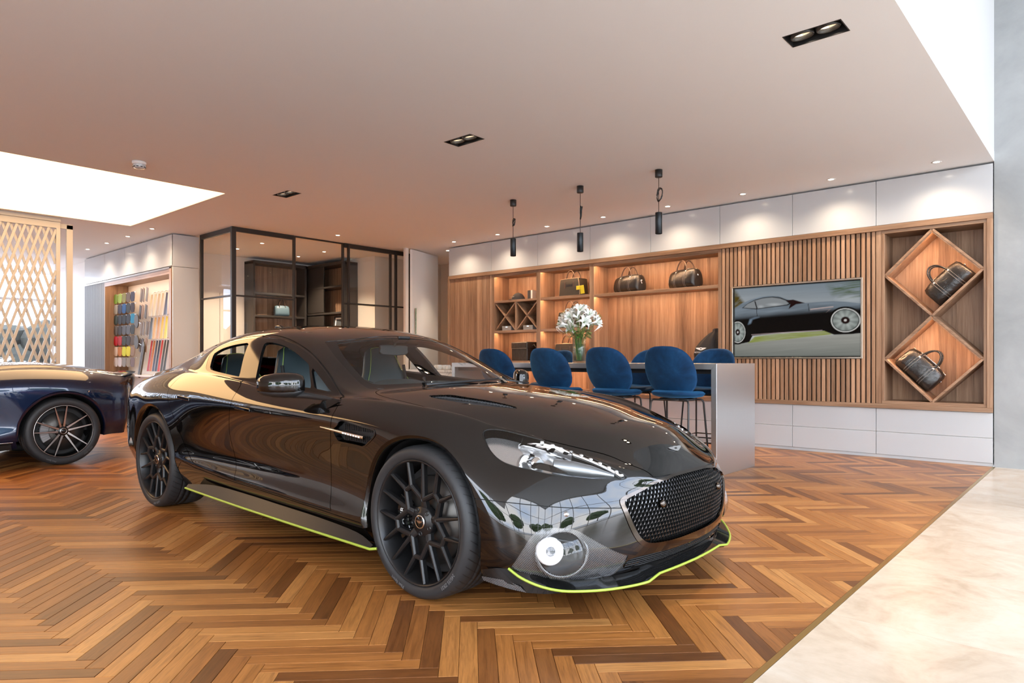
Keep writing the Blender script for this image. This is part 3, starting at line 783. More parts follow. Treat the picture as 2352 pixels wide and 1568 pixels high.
# ================================================================== BAR COUNTER, STOOLS, PENDANTS, FLOWERS
ct = thing('bar_counter', 'long bar counter of brushed steel with a waterfall end panel', 'counter', (0, 0, 0))
CX0, CX1, CY0, CY1, CZ = -6.39, -2.80, 6.05, 6.95, 1.063
MB().add([(CX0, CY0, CZ), (CX1, CY0, CZ), (CX1-.055, CY0, CZ-.055), (CX0+.055, CY0, CZ-.055), (CX0, CY1, CZ), (CX1, CY1, CZ), (CX1-.055, CY1, CZ-.055), (CX0+.055, CY1, CZ-.055)], [(0,1,2,3),(4,7,6,5),(0,4,5,1),(3,2,6,7),(1,5,6,2),(0,3,7,4)]).build('worktop', m_steel, ct, .0015)
for x, s in ((CX1, -1), (CX0, 1)):
    MB().add([(x, CY0, 0), (x+s*.055, CY0, 0), (x+s*.055, CY0, CZ-.055), (x, CY0, CZ), (x, CY1, 0), (x+s*.055, CY1, 0), (x+s*.055, CY1, CZ-.055), (x, CY1, CZ)], [(0,1,2,3),(4,7,6,5),(0,3,7,4),(1,5,6,2),(0,4,5,1)]).build('end_panel', m_steel, ct, .0015)
MB().box(CX0+.06, CX1-.06, CY0+.06, CY1-.06, .965, 1.007).build('underside_slab', m_blackm, ct)  # black slab added just below the worktop

m_velvet = mat('blue_velvet', (.004, .03, .09), .75, spec=.2, sheen=.45)
bsdf(m_velvet).inputs['Sheen Tint'].default_value = (.10, .42, .85, 1)
_v = coords(m_velvet, 'Object'); setcol(m_velvet, ramp(m_velvet, noise(m_velvet, _v, 7, 4, .6, .5), [(.32, (.002, .018, .055)), (.55, (.003, .031, .088)), (.75, (.006, .048, .125))]))
def shell(fn, th, nu=14, nv=28):
    """closed upholstered shell: fn(r, angle) -> point; thickness along the local normal, rounded at the rim"""
    rs = [0.02+.98*k/(nu-1) for k in range(nu)]
    P = [[Vector(fn(r, 2*math.pi*k/nv)) for k in range(nv)] for r in rs]
    N = []
    for i in range(nu):
        row = []
        for k in range(nv):
            a = P[min(i+1, nu-1)][k]-P[max(i-1, 0)][k]; b = P[i][(k+1) % nv]-P[i][k-1]
            row.append(a.cross(b).normalized())
        N.append(row)
    front = [[P[i][k]+N[i][k]*th*.5*math.sqrt(max(0, 1-(rs[i])**8)) for k in range(nv)] for i in range(nu)]
    back = [[P[i][k]-N[i][k]*th*.5*math.sqrt(max(0, 1-(rs[i])**8)) for k in range(nv)] for i in range(nu)]
    b = MB().grid(front+back[::-1], True, True); b.add(front[0], [tuple(range(nv))], True); b.add(back[0], [tuple(range(nv-1, -1, -1))], True)
    return b
def back_fn(r, a):
    c, s = math.cos(a), math.sin(a); p = 2.85
    x = math.copysign(abs(c)**(2/p), c)*r; z = math.copysign(abs(s)**(2/p), s)*r
    w = .260-.022*max(0, -z)**1.5-.020*max(0, z)
    return (x*w, -.205-.075*z+.085*(x*x)*(1-.3*z)+.05*max(0, -z)**2, .992+z*.235)
def seat_fn(r, a):
    c, s = math.cos(a), math.sin(a); p = 2.6
    x = math.copysign(abs(c)**(2/p), c)*r; y = math.copysign(abs(s)**(2/p), s)*r
    return (x*(.235+.02*y), .02+y*.245, .765+.035*max(0, -y)**2+.02*x*x-.02*max(0, y)**3)
def make_stool():
    t = thing('bar_stool', '', 'stool')
    shell(back_fn, .045).build('backrest', m_velvet, t); shell(seat_fn, .06).build('seat', m_velvet, t)
    MB().tube([(.16*math.cos(a), .02+.16*math.sin(a), .725) for a in [2*math.pi*k/24 for k in range(24)]], .010, 8, True).build('seat_frame', m_blackm, t)
    for sx in (-1, 1):
        for sy in (-1, 1):
            MB().tube([(sx*.05, .02+sy*.13, .722), (sx*.17, .02+sy*.15, .722), (sx*.185, .02+sy*.158, .712), (sx*.192, .02+sy*.163, .69), (sx*.225, .02+sy*.235, .006)], .009, 8).build('leg', m_blackm, t)
    MB().tube([(.213*sx, .02+.207*sy, .27) for sx, sy in ((-1,-1),(1,-1),(1,1),(-1,1))]+[(-.213, .02-.207, .27)], .007, 8).build('footrest', m_blackm, t)
    MB().tube([(-.214, .02+.213, .215), (.214, .02+.213, .215)], .007, 8).build('foot_bar', m_blackm, t)
    return t
st0 = make_stool()
NEAR = [(-3.136, 'blue velvet bar stool on the near side, closest to the steel end panel'), (-3.822, 'blue velvet bar stool on the near side, right of the vase'), (-4.56, 'blue velvet bar stool on the near side, just left of the vase'), (-5.335, 'blue velvet bar stool mostly hidden behind the windscreen of the black car')]
FARS = [(-3.361, 'blue velvet bar stool across the counter beside the television'), (-4.166, 'blue velvet bar stool across the counter, only its left edge showing'), (-5.55, 'blue velvet bar stool across the counter behind the vase')]
first = True
for lst, y, rz in ((NEAR, 5.90, 0), (FARS, 7.03, math.pi)):
    for x, lab in lst:
        o = st0 if first else copy_tree(st0); first = False
        o.location = (x, y, 0); o.rotation_euler = (0, 0, rz+R(rnd.uniform(-3, 3))); tag(o, lab, 'stool', 'blue velvet stools at the counter')

PEND = [(-5.77, 2.645, 2.423, 'left pendant lamp over the counter, its flex knotted in a tight bundle', 0), (-4.72, 2.59, 2.37, 'middle pendant lamp over the counter with a thin flex bundle', 1), (-3.684, 2.682, 2.453, 'right pendant lamp over the counter with a round coil of flex', 2)]
m_pend = mat('blue_black_anodised', (.03, .036, .042), .35, metal=.6)
for x, zt, zb, lab, kind in PEND:
    t = thing('pendant_lamp', lab, 'lamp', (x, 6.54, 0), 0, 'pendant lamps over the counter')
    MB().lathe([(0, CH), (.040, CH), (.040, CH-.075), (.036, CH-.08), (0, CH-.08)], 24).build('canopy', m_blackm, t)
    MB().tube([(0, 0, CH-.08), (0, 0, zt)], .0035, 6).build('flex', m_blackm, t)
    MB().lathe([(0, zt), (.036, zt), (.037, zt-.004), (.037, zb+.002), (.034, zb), (.030, zb+.03), (0, zb+.035)], 28).build('shade', m_pend, t)
    MB().lathe([(0, zb+.033), (.026, zb+.031)], 20).build('bulb', m_lamp, t)
    zc = (CH-.08+zt)/2
    for q in range(4 if kind == 2 else 5):
        pts = []
        for k in range(28):
            g = 2*math.pi*k/28
            rx, rz_ = ((.018, .05), (.008, .075), (.032, .072))[kind]; j = rnd.uniform(.86, 1.1)
            tl = (.35, .1, .18)[kind]+q*.06
            a, c = rx*math.cos(g)*j, rz_*math.sin(g)*j
            pts.append((a*math.cos(tl)+c*math.sin(tl)*.5+.012, (q-2)*.004+.006*math.sin(2*g+q), zc+c*math.cos(tl)))
        MB().tube(pts, .0035, 6, True).build('flex_coil', m_blackm, t)
    spot('pendant_light', (0, 0, zb-.01), 6, (1, .8, .6), 70, .5, .02, t)

# vase of lilies
vs = thing('flower_vase', 'clear glass cylinder vase on the steel counter', 'vase', (-4.646, 6.42, CZ))
VR, VH = .078, .30
MB().lathe([(0, .0), (VR, .0), (VR, VH), (VR-.005, VH), (VR-.005, .02), (0, .02)], 40).build('glass', thin_glass('vase_glass', (.93, .97, .96), 1.5), vs)
MB().lathe([(0, .021), (VR-.006, .021), (VR-.006, VH*.72), (0, VH*.72)], 36).build('water', thin_glass('water', (.84, .90, .88), .7), vs)
m_stem = mat('green_stem', (.10, .22, .04), .5); m_leafg = mat('lily_leaf', (.12, .30, .05), .45)
m_petal = mat('white_lily_petal', (.86, .87, .84), .55, spec=.3); bsdf(m_petal).inputs['Subsurface Weight'].default_value = .0
m_anther = mat('anther', (.35, .16, .04), .7)
def lily():
    b = MB()
    for k in range(6):
        a = 2*math.pi*k/6; w = .014 if k % 2 else .020
        rows = []
        for i in range(8):
            s = i/7; r = .008+.075*s; z = .055*math.sin(min(1, s*1.25)*math.pi*.5)-.045*max(0, s-.55)**1.4*4
            ww = w*math.sin(math.pi*min(1, .12+.88*s)**.8)*1.0 if s < 1 else .001
            rows.append([Vector((r, q*ww, z+abs(q)*ww*.35)) for q in (-1, -.5, 0, .5, 1)])
        rot = Matrix.Rotation(a, 3, 'Z')
        b.grid([[rot @ p for p in row] for row in rows])
    return b.mesh('lily', recalc=False)
lm = lily(); lm.materials.append(m_petal)
am = MB()
for k in range(6):
    a = 2*math.pi*k/6+.3; am.tube([(0, 0, .01), (.012*math.cos(a), .012*math.sin(a), .05), (.022*math.cos(a), .022*math.sin(a), .075)], .0012, 5)
amm = am.mesh('stamens'); amm.materials.append(m_stem)
FL = []
fr_ = random.Random(11)
WHERE = ['at the crown', 'at the upper left', 'at the upper right', 'in the middle', 'at the far left', 'at the far right', 'at the lower left', 'at the lower right', 'low in the middle', 'towards the wall', 'towards the car', 'between crown and left', 'between crown and right', 'left of the middle', 'right of the middle', 'under the crown', 'lowest on the left', 'lowest on the right']
for k in range(15):
    el = R(80-84*(k/14)**.8); g = 2*math.pi*(k*.381966)+.4
    FL.append((.175*math.cos(el)*math.cos(g)*1.1, .16*math.cos(el)*math.sin(g), VH+.13+.15*math.sin(el)+fr_.uniform(-.015, .015)))
for i, (x, y, z) in enumerate(FL):
    t = thing('lily', 'white lily ' + WHERE[i] + ' of the bouquet in the glass vase', 'flower', (-4.646, 6.42, CZ), 0, 'white lilies in the vase')
    out = Vector((x*1.3+fr_.uniform(-.08, .08), y*1.3+fr_.uniform(-.08, .08)-.05, (z-VH-.06)*.8)).normalized()
    q = out.to_track_quat('Z', 'Y')
    o = link('blossom', lm, t, (x, y, z)); o.rotation_mode = 'QUATERNION'; o.rotation_quaternion = q; s_ = fr_.uniform(1.05, 1.4); o.scale = (s_, s_, s_*1.15)
    o2 = link('stamens', amm, t, (x, y, z)); o2.rotation_mode = 'QUATERNION'; o2.rotation_quaternion = q; o2.scale = (s_, s_, s_)
    MB().tube([(x*.15, y*.15, .03), (x*.28, y*.28, VH*.9), (x*.7, y*.7, VH+(z-VH)*.5), (x-out.x*.004, y-out.y*.004, z+.004)], .0032, 6).build('stem', m_stem, t)
    for j in range(4):
        f = .05+.16*j; a = fr_.uniform(0, 6.28); lx, ly, lz = x*(.3+.5*f), y*(.3+.5*f), VH-.01+(z-VH)*f*.7
        dr = Vector((math.cos(a), math.sin(a), .35)); sd = Vector((-math.sin(a), math.cos(a), 0)); ln = fr_.uniform(.09, .16)
        rows = [[Vector((lx, ly, lz))+dr*ln*s+Vector((0, 0, -.06*s*s))+sd*(q_*.018*math.sin(math.pi*min(.98, .1+.9*s))) for q_ in (-1, 0, 1)] for s in (0, .25, .5, .75, 1)]
        MB().grid(rows).build('leaf', m_leafg, t, recalc=False)

# marble coffee bar at the left end of the counter
m_marble = mat('white_marble', (.80, .79, .77), .15, spec=.5)
_v = coords(m_marble, 'Object', (1, 1, 1), (.3, .5, .2))
_nz = noise(m_marble, _v, 2.6, 8, .62, 2.2)
setcol(m_marble, ramp(m_marble, _nz, [(.40, (.84, .83, .81)), (.485, (.80, .79, .77)), (.50, (.34, .34, .35)), (.515, (.78, .77, .76)), (.62, (.85, .84, .82))]))
cb_ = thing('coffee_bar', 'white marble coffee bar seen through the windscreen', 'counter', (0, 0, 0))
MB().box(-7.50, -6.42, 6.15, 6.90, .0, .93).build('cabinet', m_marble, cb_, .003); MB().box(-7.52, -6.41, 6.13, 6.92, .932, .968).build('marble_top', m_marble, cb_, .003)
m_china = mat('white_china', (.86, .85, .83), .2)
for i in range(9):
    x = -7.18+.088*i; up = i not in (4, 5)
    t = thing('coffee_cup', ('upturned white coffee cup' if up else 'white coffee cup') + ' on the marble bar, %s from the paper carrier' % ['first', 'second', 'third', 'fourth', 'fifth', 'sixth', 'seventh', 'eighth', 'ninth'][i], 'cup', (x, 6.24+.02*(i % 2), .969), rnd.uniform(0, 6), 'white cups on the coffee bar')
    pr = [(.018, 0), (.026, .004), (.036, .022), (.041, .045), (.042, .062), (.039, .062), (.036, .040), (.026, .012), (0, .008)]
    if up: pr = [(r, .063-h) for r, h in pr][::-1]
    MB().lathe(pr, 24).build('bowl', m_china, t)
    MB().tube([(.038, 0, .045), (.055, 0, .045), (.060, 0, .030), (.052, 0, .018), (.036, 0, .018)], .0035, 6).build('handle', m_china, t)
tb = thing('paper_tote', 'slim grey paper carrier with arched handles on the marble bar', 'bag', (-7.36, 6.32, .969), R(35))
MB().add([(-.10, -.03, 0), (.10, -.03, 0), (.10, .03, 0), (-.10, .03, 0), (-.10, -.012, .16), (.10, -.012, .16), (.10, .012, .16), (-.10, .012, .16)], [(0,1,5,4),(1,2,6,5),(2,3,7,6),(3,0,4,7),(0,3,2,1)]).build('carrier', mat('grey_paper', (.42, .40, .37), .7), tb)
for y in (-.014, .014): MB().tube([(-.07*math.cos(math.pi*k/12), y, .15+.095*math.sin(math.pi*k/12)) for k in range(13)], .006, 8).build('handle', mat('grey_cord_handle', (.5, .5, .49), .4), tb)

# ================================================================== CEILING FITTINGS
def downlight(x, y, label, power, grp, angle=62, col=(1, .80, .58), blend=.75):
    t = thing('downlight', label, 'light', (x, y, CH), 0, grp)
    MB().lathe([(.032, -.001), (.046, -.001), (.047, -.005), (.034, -.006), (.030, -.002)], 24).build('rim', m_whitem, t)
    MB().lathe([(0, -.0015), (.031, -.0015)], 20).build('lens', m_lamp, t)
    spot('downlight_beam', (0, 0, -.02), power, col, angle, blend, .025, t)
    return t
for i in range(8):
    downlight(-8.574+i*1.0265, 8.17, 'small downlight ' + UP[i].replace('above', 'over'), 34, 'downlights along the joinery wall', 140, blend=1.)
DNM = ['nearest the white end panel', 'second from the white end panel', 'third from the white end panel', 'farthest from the white end panel']
for i, x in enumerate((-11.236, -12.24, -13.22, -14.21)):
    downlight(x, 4.24, 'small round downlight before the sample display, ' + DNM[i], 38, 'downlights at the sample display', 140, blend=1.)
downlight(-9.55, 6.48, 'single downlight in the ceiling in front of the glass office', 60, 'downlights by the office')
downlight(-9.35, 8.75, 'downlight grazing the tall white door', 70, 'downlights by the office')
for i, (x, y) in enumerate(((-11.2, 6.05), (-12.1, 6.05), (-11.2, 7.3), (-12.1, 7.3))):
    downlight(x, y, 'downlight inside the glass office, ' + ('front' if y < 7 else 'back') + (' right' if x > -12 else ' left'), 190, 'downlights inside the office', 110)
m_gim = mat('gimbal_grey', (.05, .048, .045), .35, metal=.5)
TL = ['nearest the bulkhead edge', 'above the black car roof', 'near the office glass', 'over the bonnet side aisle', 'over the aisle by the blue car']
for i, (x, y) in enumerate(TWIN):
    t = thing('twin_spot', 'recessed black twin spotlight in the ceiling, ' + TL[i], 'light', (x, y, CH), 0, 'twin ceiling spotlights')
    b = MB(); a, c, h = .1705, .0925, .10
    b.add([(-a,-c,0),(a,-c,0),(a,c,0),(-a,c,0),(-a,-c,h),(a,-c,h),(a,c,h),(-a,c,h)], [(0,1,5,4),(1,2,6,5),(2,3,7,6),(3,0,4,7),(4,5,6,7)]).build('recess', m_dark, t, recalc=False)
    e = MB()
    for q in ((-.174, .174, -.096, -.090), (-.174, .174, .090, .096), (-.174, -.168, -.09, .09), (.168, .174, -.09, .09)): e.box(q[0], q[1], q[2], q[3], -.002, .012)
    e.build('edge_frame', m_blackm, t)
    for dx in (-.078, .078):
        g = MB().lathe([(.072, .06), (.072, .012), (.066, .004), (.058, .008), (.056, .03)], 32).build('gimbal', m_gim, t, loc=(dx, 0, .0), rot=(R(8), R(-6), 0))
        MB().lathe([(.056, .03), (.045, .045), (.020, .055), (0, .056)], 28).build('reflector', mat('reflector_%d' % i, (.85, .78, .66), .15, metal=1., emit=(1, .75, .5), emit_s=.9), g)
        MB().lathe([(0, .047), (.030, .046)], 24).build('bulb', m_lamp, g)
        spot('spot_beam', (dx, 0, -.01), 90, (1, .80, .58), 75, .6, .04, t)
sd_ = thing('smoke_detector', 'white round smoke detector on the ceiling left of the black car', 'detector', (-7.55, 2.725, CH))
MB().lathe([(0, 0), (.068, 0), (.068, -.022), (.062, -.026), (0, -.026)], 32).build('base', m_whitem, sd_)
MB().lathe([(.060, -.026), (.060, -.052), (.052, -.064), (.030, -.068), (0, -.068)], 32).build('head', m_white, sd_)
for k in range(10):
    a = 2*math.pi*k/10; MB().obox((.0585*math.cos(a), .0585*math.sin(a), -.055), (-.010*math.sin(a), .010*math.cos(a), 0), (.002*math.cos(a), .002*math.sin(a), 0), (0, 0, .004)).build('vent_slot', m_dark, sd_)

# ================================================================== GLASS OFFICE
OX, OY = -10.13, 5.0
gp = thing('glass_partition', 'long glass office partition in dark bronze frames facing the bar', 'partition', (OX, 0, 0))
def post(par, y, w, z0=0, z1=CH, dx=0, nm='post'): MB().box(-.025+dx, .025+dx, y-w/2, y+w/2, z0, z1).build(nm, m_bronze, par, .002)
def rail(par, y0, y1, z, h, dx=0): MB().box(-.022+dx, .022+dx, y0, y1, z-h/2, z+h/2).build('rail', m_bronze, par, .002)
def pane(par, y0, y1, z0, z1, dx=0): MB().add([(dx, y0, z0), (dx, y1, z0), (dx, y1, z1), (dx, y0, z1)], [(0,1,2,3)]).build('pane', m_officeglass, par)
post(gp, 5.0, .07)
for y, w, dx in ((6.03, .035, 0), (6.975, .03, 0), (7.06, .03, .05), (8.02, .03, 0), (8.11, .035, .05), (8.455, .05, .05)): post(gp, y, w, 0, CH-.02, dx)
rail(gp, 5.03, 6.02, CH-.035, .07); rail(gp, 6.02, 6.98, CH-.012, .02); rail(gp, 6.98, 8.43, CH-.04, .075, .02)
for y0, y1, dx in ((5.035, 6.012, 0), (6.99, 8.005, 0), (7.075, 8.43, .05)):
    rail(gp, y0, y1, 2.087, .025, dx); rail(gp, y0, y1, .05, .10, dx)
    pane(gp, y0, y1, .1, 2.075, dx); pane(gp, y0, y1, 2.1, CH-.07, dx)
gf = thing('glass_partition', 'short glass office partition in dark bronze frames beside the white end panel', 'partition', (0, OY, 0))
def fbox(nm, x0, x1, z0, z1, m=m_bronze): MB().box(x0, x1, -.022, .022, z0, z1).build(nm, m, gf, .002)
fbox('post', -11.24, -11.19, 0, CH); fbox('rail', -11.19, OX-.026, CH-.075, CH); fbox('rail', -11.19, OX-.026, 2.075, 2.10); fbox('rail', -11.19, OX-.026, 0, .1)
for z0, z1 in ((.1, 2.075), (2.1, CH-.075)): MB().add([(-11.19, 0, z0), (OX-.026, 0, z0), (OX-.026, 0, z1), (-11.19, 0, z1)], [(0,1,2,3)]).build('pane', m_officeglass, gf)
# inside the office
m_shelfd = mat('dark_bronze_shelf', (.030, .025, .022), .45)
of = thing('office_bookcase', 'dark office bookcase with walnut back against the rear wall', 'bookcase', (0, 8.24, 0))
def ob(par, nm, x0, x1, y0, y1, z0, z1, m=m_shelfd): MB().box(x0, x1, y0, y1, z0, z1).build(nm, m, par, .002)
for k in range(6): ob(of, 'back_board', -12.78+k*.215, -12.78+(k+1)*.215-.002, -.03, -.005, .05, 3.0, m_wal_z)
ob(of, 'side', -12.82, -12.78, -.36, 0, 0, 3.04); ob(of, 'side', -11.49, -11.45, -.36, 0, 0, 3.04); ob(of, 'top', -12.82, -11.45, -.36, 0, 3.0, 3.06)
for z in (.4, .95, 1.5, 2.02, 2.55): ob(of, 'shelf', -12.78, -11.49, -.34, -.03, z, z+.04)
ob(of, 'door_panel', -12.78, -12.15, -.335, -.31, 2.07, 3.0); ob(of, 'door_panel', -12.78, -12.15, -.335, -.31, .05, 2.0)
o2 = thing('office_bookcase', 'dark office bookcase with walnut back seen through the left office pane', 'bookcase', (-13.0, 0, 0))
for k in range(5): ob(o2, 'back_board', -.03, -.005, 6.7+k*.22, 6.7+(k+1)*.22-.002, .05, 3.0, m_wal_z)
ob(o2, 'side', -.03, .33, 6.66, 6.70, 0, 3.04); ob(o2, 'side', -.03, .33, 7.80, 7.84, 0, 3.04); ob(o2, 'top', -.03, .33, 6.66, 7.84, 3.0, 3.06)
for z in (.4, .95, 1.5, 1.95, 2.4): ob(o2, 'shelf', -.005, .31, 6.70, 7.80, z, z+.04)
struct(MB().box(-13.2, -13.04, 5.1, 8.25, 0, CH).build('wall_office_side', m_cream))
for k, (y0, y1) in enumerate(((5.1, 5.62), (5.63, 6.15), (6.16, 6.64))):
    MB().box(-13.04, -13.015, y0, y1, .02, 2.4).build('cream_wall_panel', m_cream); o = bpy.context.scene.objects['cream_wall_panel' + ('' if k == 0 else '.%03d' % k)]
    tag(o, 'tall cream wall panel in the office, ' + ('nearest the front glass', 'middle of three', 'beside the bookcase')[k], 'wall panel', 'cream office panels')
pf = thing('picture_frame', 'black picture frame leaning on an office bookcase shelf', 'picture', (-11.68, 8.24-.30, 1.541)); pf.rotation_euler = (R(-8), 0, R(8))
f_ = MB()
for q in ((-.17, .17, 0, .03), (-.17, .17, .41, .44), (-.17, -.14, .03, .41), (.14, .17, .03, .41)): f_.box(q[0], q[1], -.012, .012, q[2], q[3])
f_.build('frame', m_blackm, pf); MB().box(-.14, .14, 0, .008, .03, .41).build('mount', m_whitem, pf); MB().box(-.11, .11, -.002, .0, .06, .38).build('print', mat('dark_print', (.05, .055, .06), .4), pf)
hb = holdall('handbag', 'small grey blue handbag on a bookcase shelf inside the office', .30, .22, .14, (-12.82, 7.35, 1.991), (0, 0, R(80)), mat('grey_blue_leather', (.10, .16, .20), .35), None, False, .007, .13)

# tall white door standing ajar
dr = struct(MB().box(0, .966, -.022, .022, .008, CH-.02).build('door_1', m_whitem, None, .002)); dr.location = (-9.667, 8.13, 0); dr.rotation_euler = (0, 0, math.atan2(.917, -.304))
MB().box(.05, .075, -.075, -.05, 1.0, 2.05).build('door_handle', m_chrome, dr, .004)
struct(MB().box(-9.76, -9.70, 8.03, 8.10, 0, CH).build('wall_door_jamb', m_cream))

# ================================================================== SAMPLE DISPLAY UNIT
DX0, DX1, DY = -15.60, -11.35, 4.60
UX = [DX0, -14.46, -13.43, -12.40, DX1]
UN = ['above the fluted grey panel', 'above the bright leather swatches', 'above the veneer samples', 'above the hanging straps']
for i in range(4):
    x0, x1 = UX[i], UX[i+1]; h = (x1-x0)/2
    t = thing('upper_cabinet', 'glossy white upper cupboard of the sample display ' + UN[i], 'cupboard', ((x0+x1)/2, DY, 2.617), 0, 'white upper cupboards of the display')
    MB().box(-h+.006, h-.006, .02, .40, .004, .50).build('body', m_whitem, t); MB().box(-h+.0025, h-.0025, 0, .019, .002, .503).build('door', m_white, t, .0012)
du = thing('sample_display_unit', 'walnut framed display recess full of leather and veneer samples', 'display', (0, DY, 0))
ep = thing('white_end_panel', 'tall glossy white end panel between the sample display and the glass office', 'panel', (DX1, DY, 0))
MB().box(-.03, 0, .0, .42, .0, 2.60).build('lower_panel', m_white, ep, .0015); MB().box(-.03, 0, .0, .42, 2.606, 3.12).build('upper_panel', m_white, ep, .0015)
m_flute = mat('grey_fluted_lacquer', (.17, .155, .148), .45, spec=.3)
fb = MB(); nfl = 26
for k in range(nfl):
    x0 = DX0+.01+k*(1.12/nfl); fb.box(x0, x0+1.12/nfl*.68, -.002, .012, .03, 2.59)
fb.box(DX0, -14.47, .012, .03, .0, 2.60)
fp = fb.build('fluted_panel', m_flute, du)
wp('niche_side', -14.47, -14.43, -.002, .44, 0, 2.60, m_wal_z, .002, du); wp('niche_side', -11.47, -11.39, -.012, .44, 0, 2.60, m_wal_z, .002, du)
wp('niche_top', -14.43, -11.47, -.002, .44, 2.525, 2.60, m_wal_x, .002, du); wp('top_trim', DX0, -11.39, -.012, .02, 2.575, 2.605, mat('bronze_trim', (.25, .21, .18), .35, metal=.6), .001, du)
m_peg = mat('warm_white_board', (.78, .72, .66), .6)
wp('sample_board', -14.43, -11.47, .41, .44, .02, 2.525, m_peg, 0, du); wp('light_strip', -14.35, -11.55, .05, .075, 2.516, 2.525, emitter('display_led', (1., .70, .46), 40.), 0, du); wp('niche_lip', -14.43, -11.47, -.002, .02, 2.490, 2.525, m_wal_x, .001, du)
wp('ledge', -14.43, -11.47, .06, .41, .80, .83, m_whitem, .002, du)
for k in range(7): wp('peg_rail', -14.40, -13.36, .165, .178, 1.13+.20*k, 1.142+.20*k, m_white, .001, du)
SW = [[(.03,.03,.03),(.30,.30,.12),(.10,.14,.06),(.04,.04,.03),(.02,.02,.03)], [(.35,.30,.26),(.05,.05,.06),(.02,.10,.30),(.03,.03,.03),(.04,.02,.02)], [(.05,.06,.05),(.03,.03,.03),(.02,.02,.02),(.03,.03,.04),(.02,.22,.45)], [(.12,.10,.09),(.04,.03,.03),(.10,.10,.11),(.12,.12,.13),(.05,.05,.05)],
      [(.50,.01,.02),(.45,.02,.02),(.05,.045,.035),(.04,.035,.03),(.10,.07,.05)], [(.62,.50,.42),(.60,.20,.03),(.70,.60,.03),(.75,.66,.02),(.30,.22,.14)], [(.66,.60,.56),(.60,.55,.50),(.30,.26,.22),(.26,.22,.18),(.20,.17,.14)], [(.20,.34,.05),(.30,.50,.10),(.22,.22,.08),(.16,.12,.08),(.05,.05,.08)]]
ORD = ['first', 'second', 'third', 'fourth', 'fifth', 'sixth', 'seventh', 'eighth', 'ninth', 'tenth']
SWN = ['green', 'grey and blue', 'black and azure', 'silver grey', 'red and dark', 'orange and yellow', 'cream', 'lime']
sw_me = {}
order = [7, 1, 2, 3, 4, 5, 6]
for r_i, ri in enumerate(order):
    for c_i in range(10):
        col = SW[ri][min(4, c_i//2)]
        key = (ri, c_i//2)
        if key not in sw_me:
            sm = MB().prism(smoothpoly([(-.036, -.085), (.036, -.085), (.039, .060), (.012, .088), (-.012, .088), (-.039, .060)], 2), (0, .006, 0)).mesh('swatch', .001); sm.materials.append(mat('swatch_%d_%d' % key, tuple(min(1, max(0, k*rnd.uniform(.9, 1.15))) for k in col), .5, spec=.15)); sw_me[key] = sm
        x = -14.36+c_i*.105; z = 2.26-r_i*.20
        o = link('leather_swatch', sw_me[key], None, (x, DY+.15-.012*(c_i % 2), z), (R(10), R(24), R(12)))
        tag(o, '%s leather swatch in the %s row, %s from the left' % (SWN[ri], ORD[r_i], ORD[c_i]), 'swatch', 'leather swatches on the sample board')
m_ven = [mat('veneer_%d' % k, c, .45, spec=.2) for k, c in enumerate([(.16,.12,.09),(.07,.05,.045),(.22,.16,.12),(.30,.18,.11),(.24,.21,.19),(.12,.10,.09)])]
k_ = 0
for r_i, (z, n) in enumerate(((2.26, 3), (1.96, 3), (1.66, 4), (1.36, 3))):
    for c_i in range(n):
        x = -13.16+c_i*.13-.05*(r_i % 2)
        o = MB().prism([(-.032, -.13), (.032, -.13), (.032, .13), (-.032, .13)], (0, .008, 0)).build('veneer_sample', m_ven[(k_*2+r_i) % 6], None, .001, loc=(x, DY+.18-.01*(c_i % 2), z), rot=(R(8), R(24), R(8))); k_ += 1
        tag(o, 'narrow wood veneer sample in the %s row, %s from the left' % (ORD[r_i], ORD[c_i]), 'sample', 'veneer samples on the board')
for j, (x, z) in enumerate(((-13.28, 1.80), (-13.28, 1.42))):
    t = thing('oval_sample', ('upper' if j == 0 else 'lower') + ' dark oval leather paddle between swatches and veneers', 'sample', (x, DY+.14, z), 0, 'oval leather paddles'); t.rotation_euler = (R(8), R(20), R(10))
    MB().prism([(a*.075, c*.13) for a, c in superell(1, 1, 0, 36, 2.2)], (0, .02, 0)).build('paddle', mat('taupe_leather_%d' % j, (.075, .062, .05), .5), t, .006, 2)
    MB().box(.06, .16, .008, .014, -.006, .006).build('bracket', m_steel, t)
lp = thing('long_trim_sample', 'long dark trim piece standing diagonally on the ledge', 'sample', (-13.22, DY+.16, .83)); lp.rotation_euler = (0, R(22), 0)
MB().prism(smoothpoly([(-.05, 0), (.05, 0), (.055, .5), (.02, .62), (-.035, .62), (-.055, .5)], 3), (0, .03, 0)).build('trim_body', mat('dark_taupe_trim', (.085, .072, .058), .5), lp, .006, 2)
MB().box(-.012, .012, -.003, .001, .03, .55).build('trim_inlay', m_ven[1], lp)
BC = [[(.46,.36,.20),(.50,.42,.26),(.40,.30,.18),(.45,.36,.24),(.06,.06,.10)], [(.04,.035,.03),(.55,.30,.04),(.50,.24,.05),(.70,.42,.02),(.72,.55,.02)], [(.45,.02,.02),(.55,.16,.02),(.06,.06,.11),(.03,.03,.07),(.55,.04,.03),(.06,.05,.04),(.05,.045,.04)]]
BN = ['beige', 'yellow', 'red and navy']
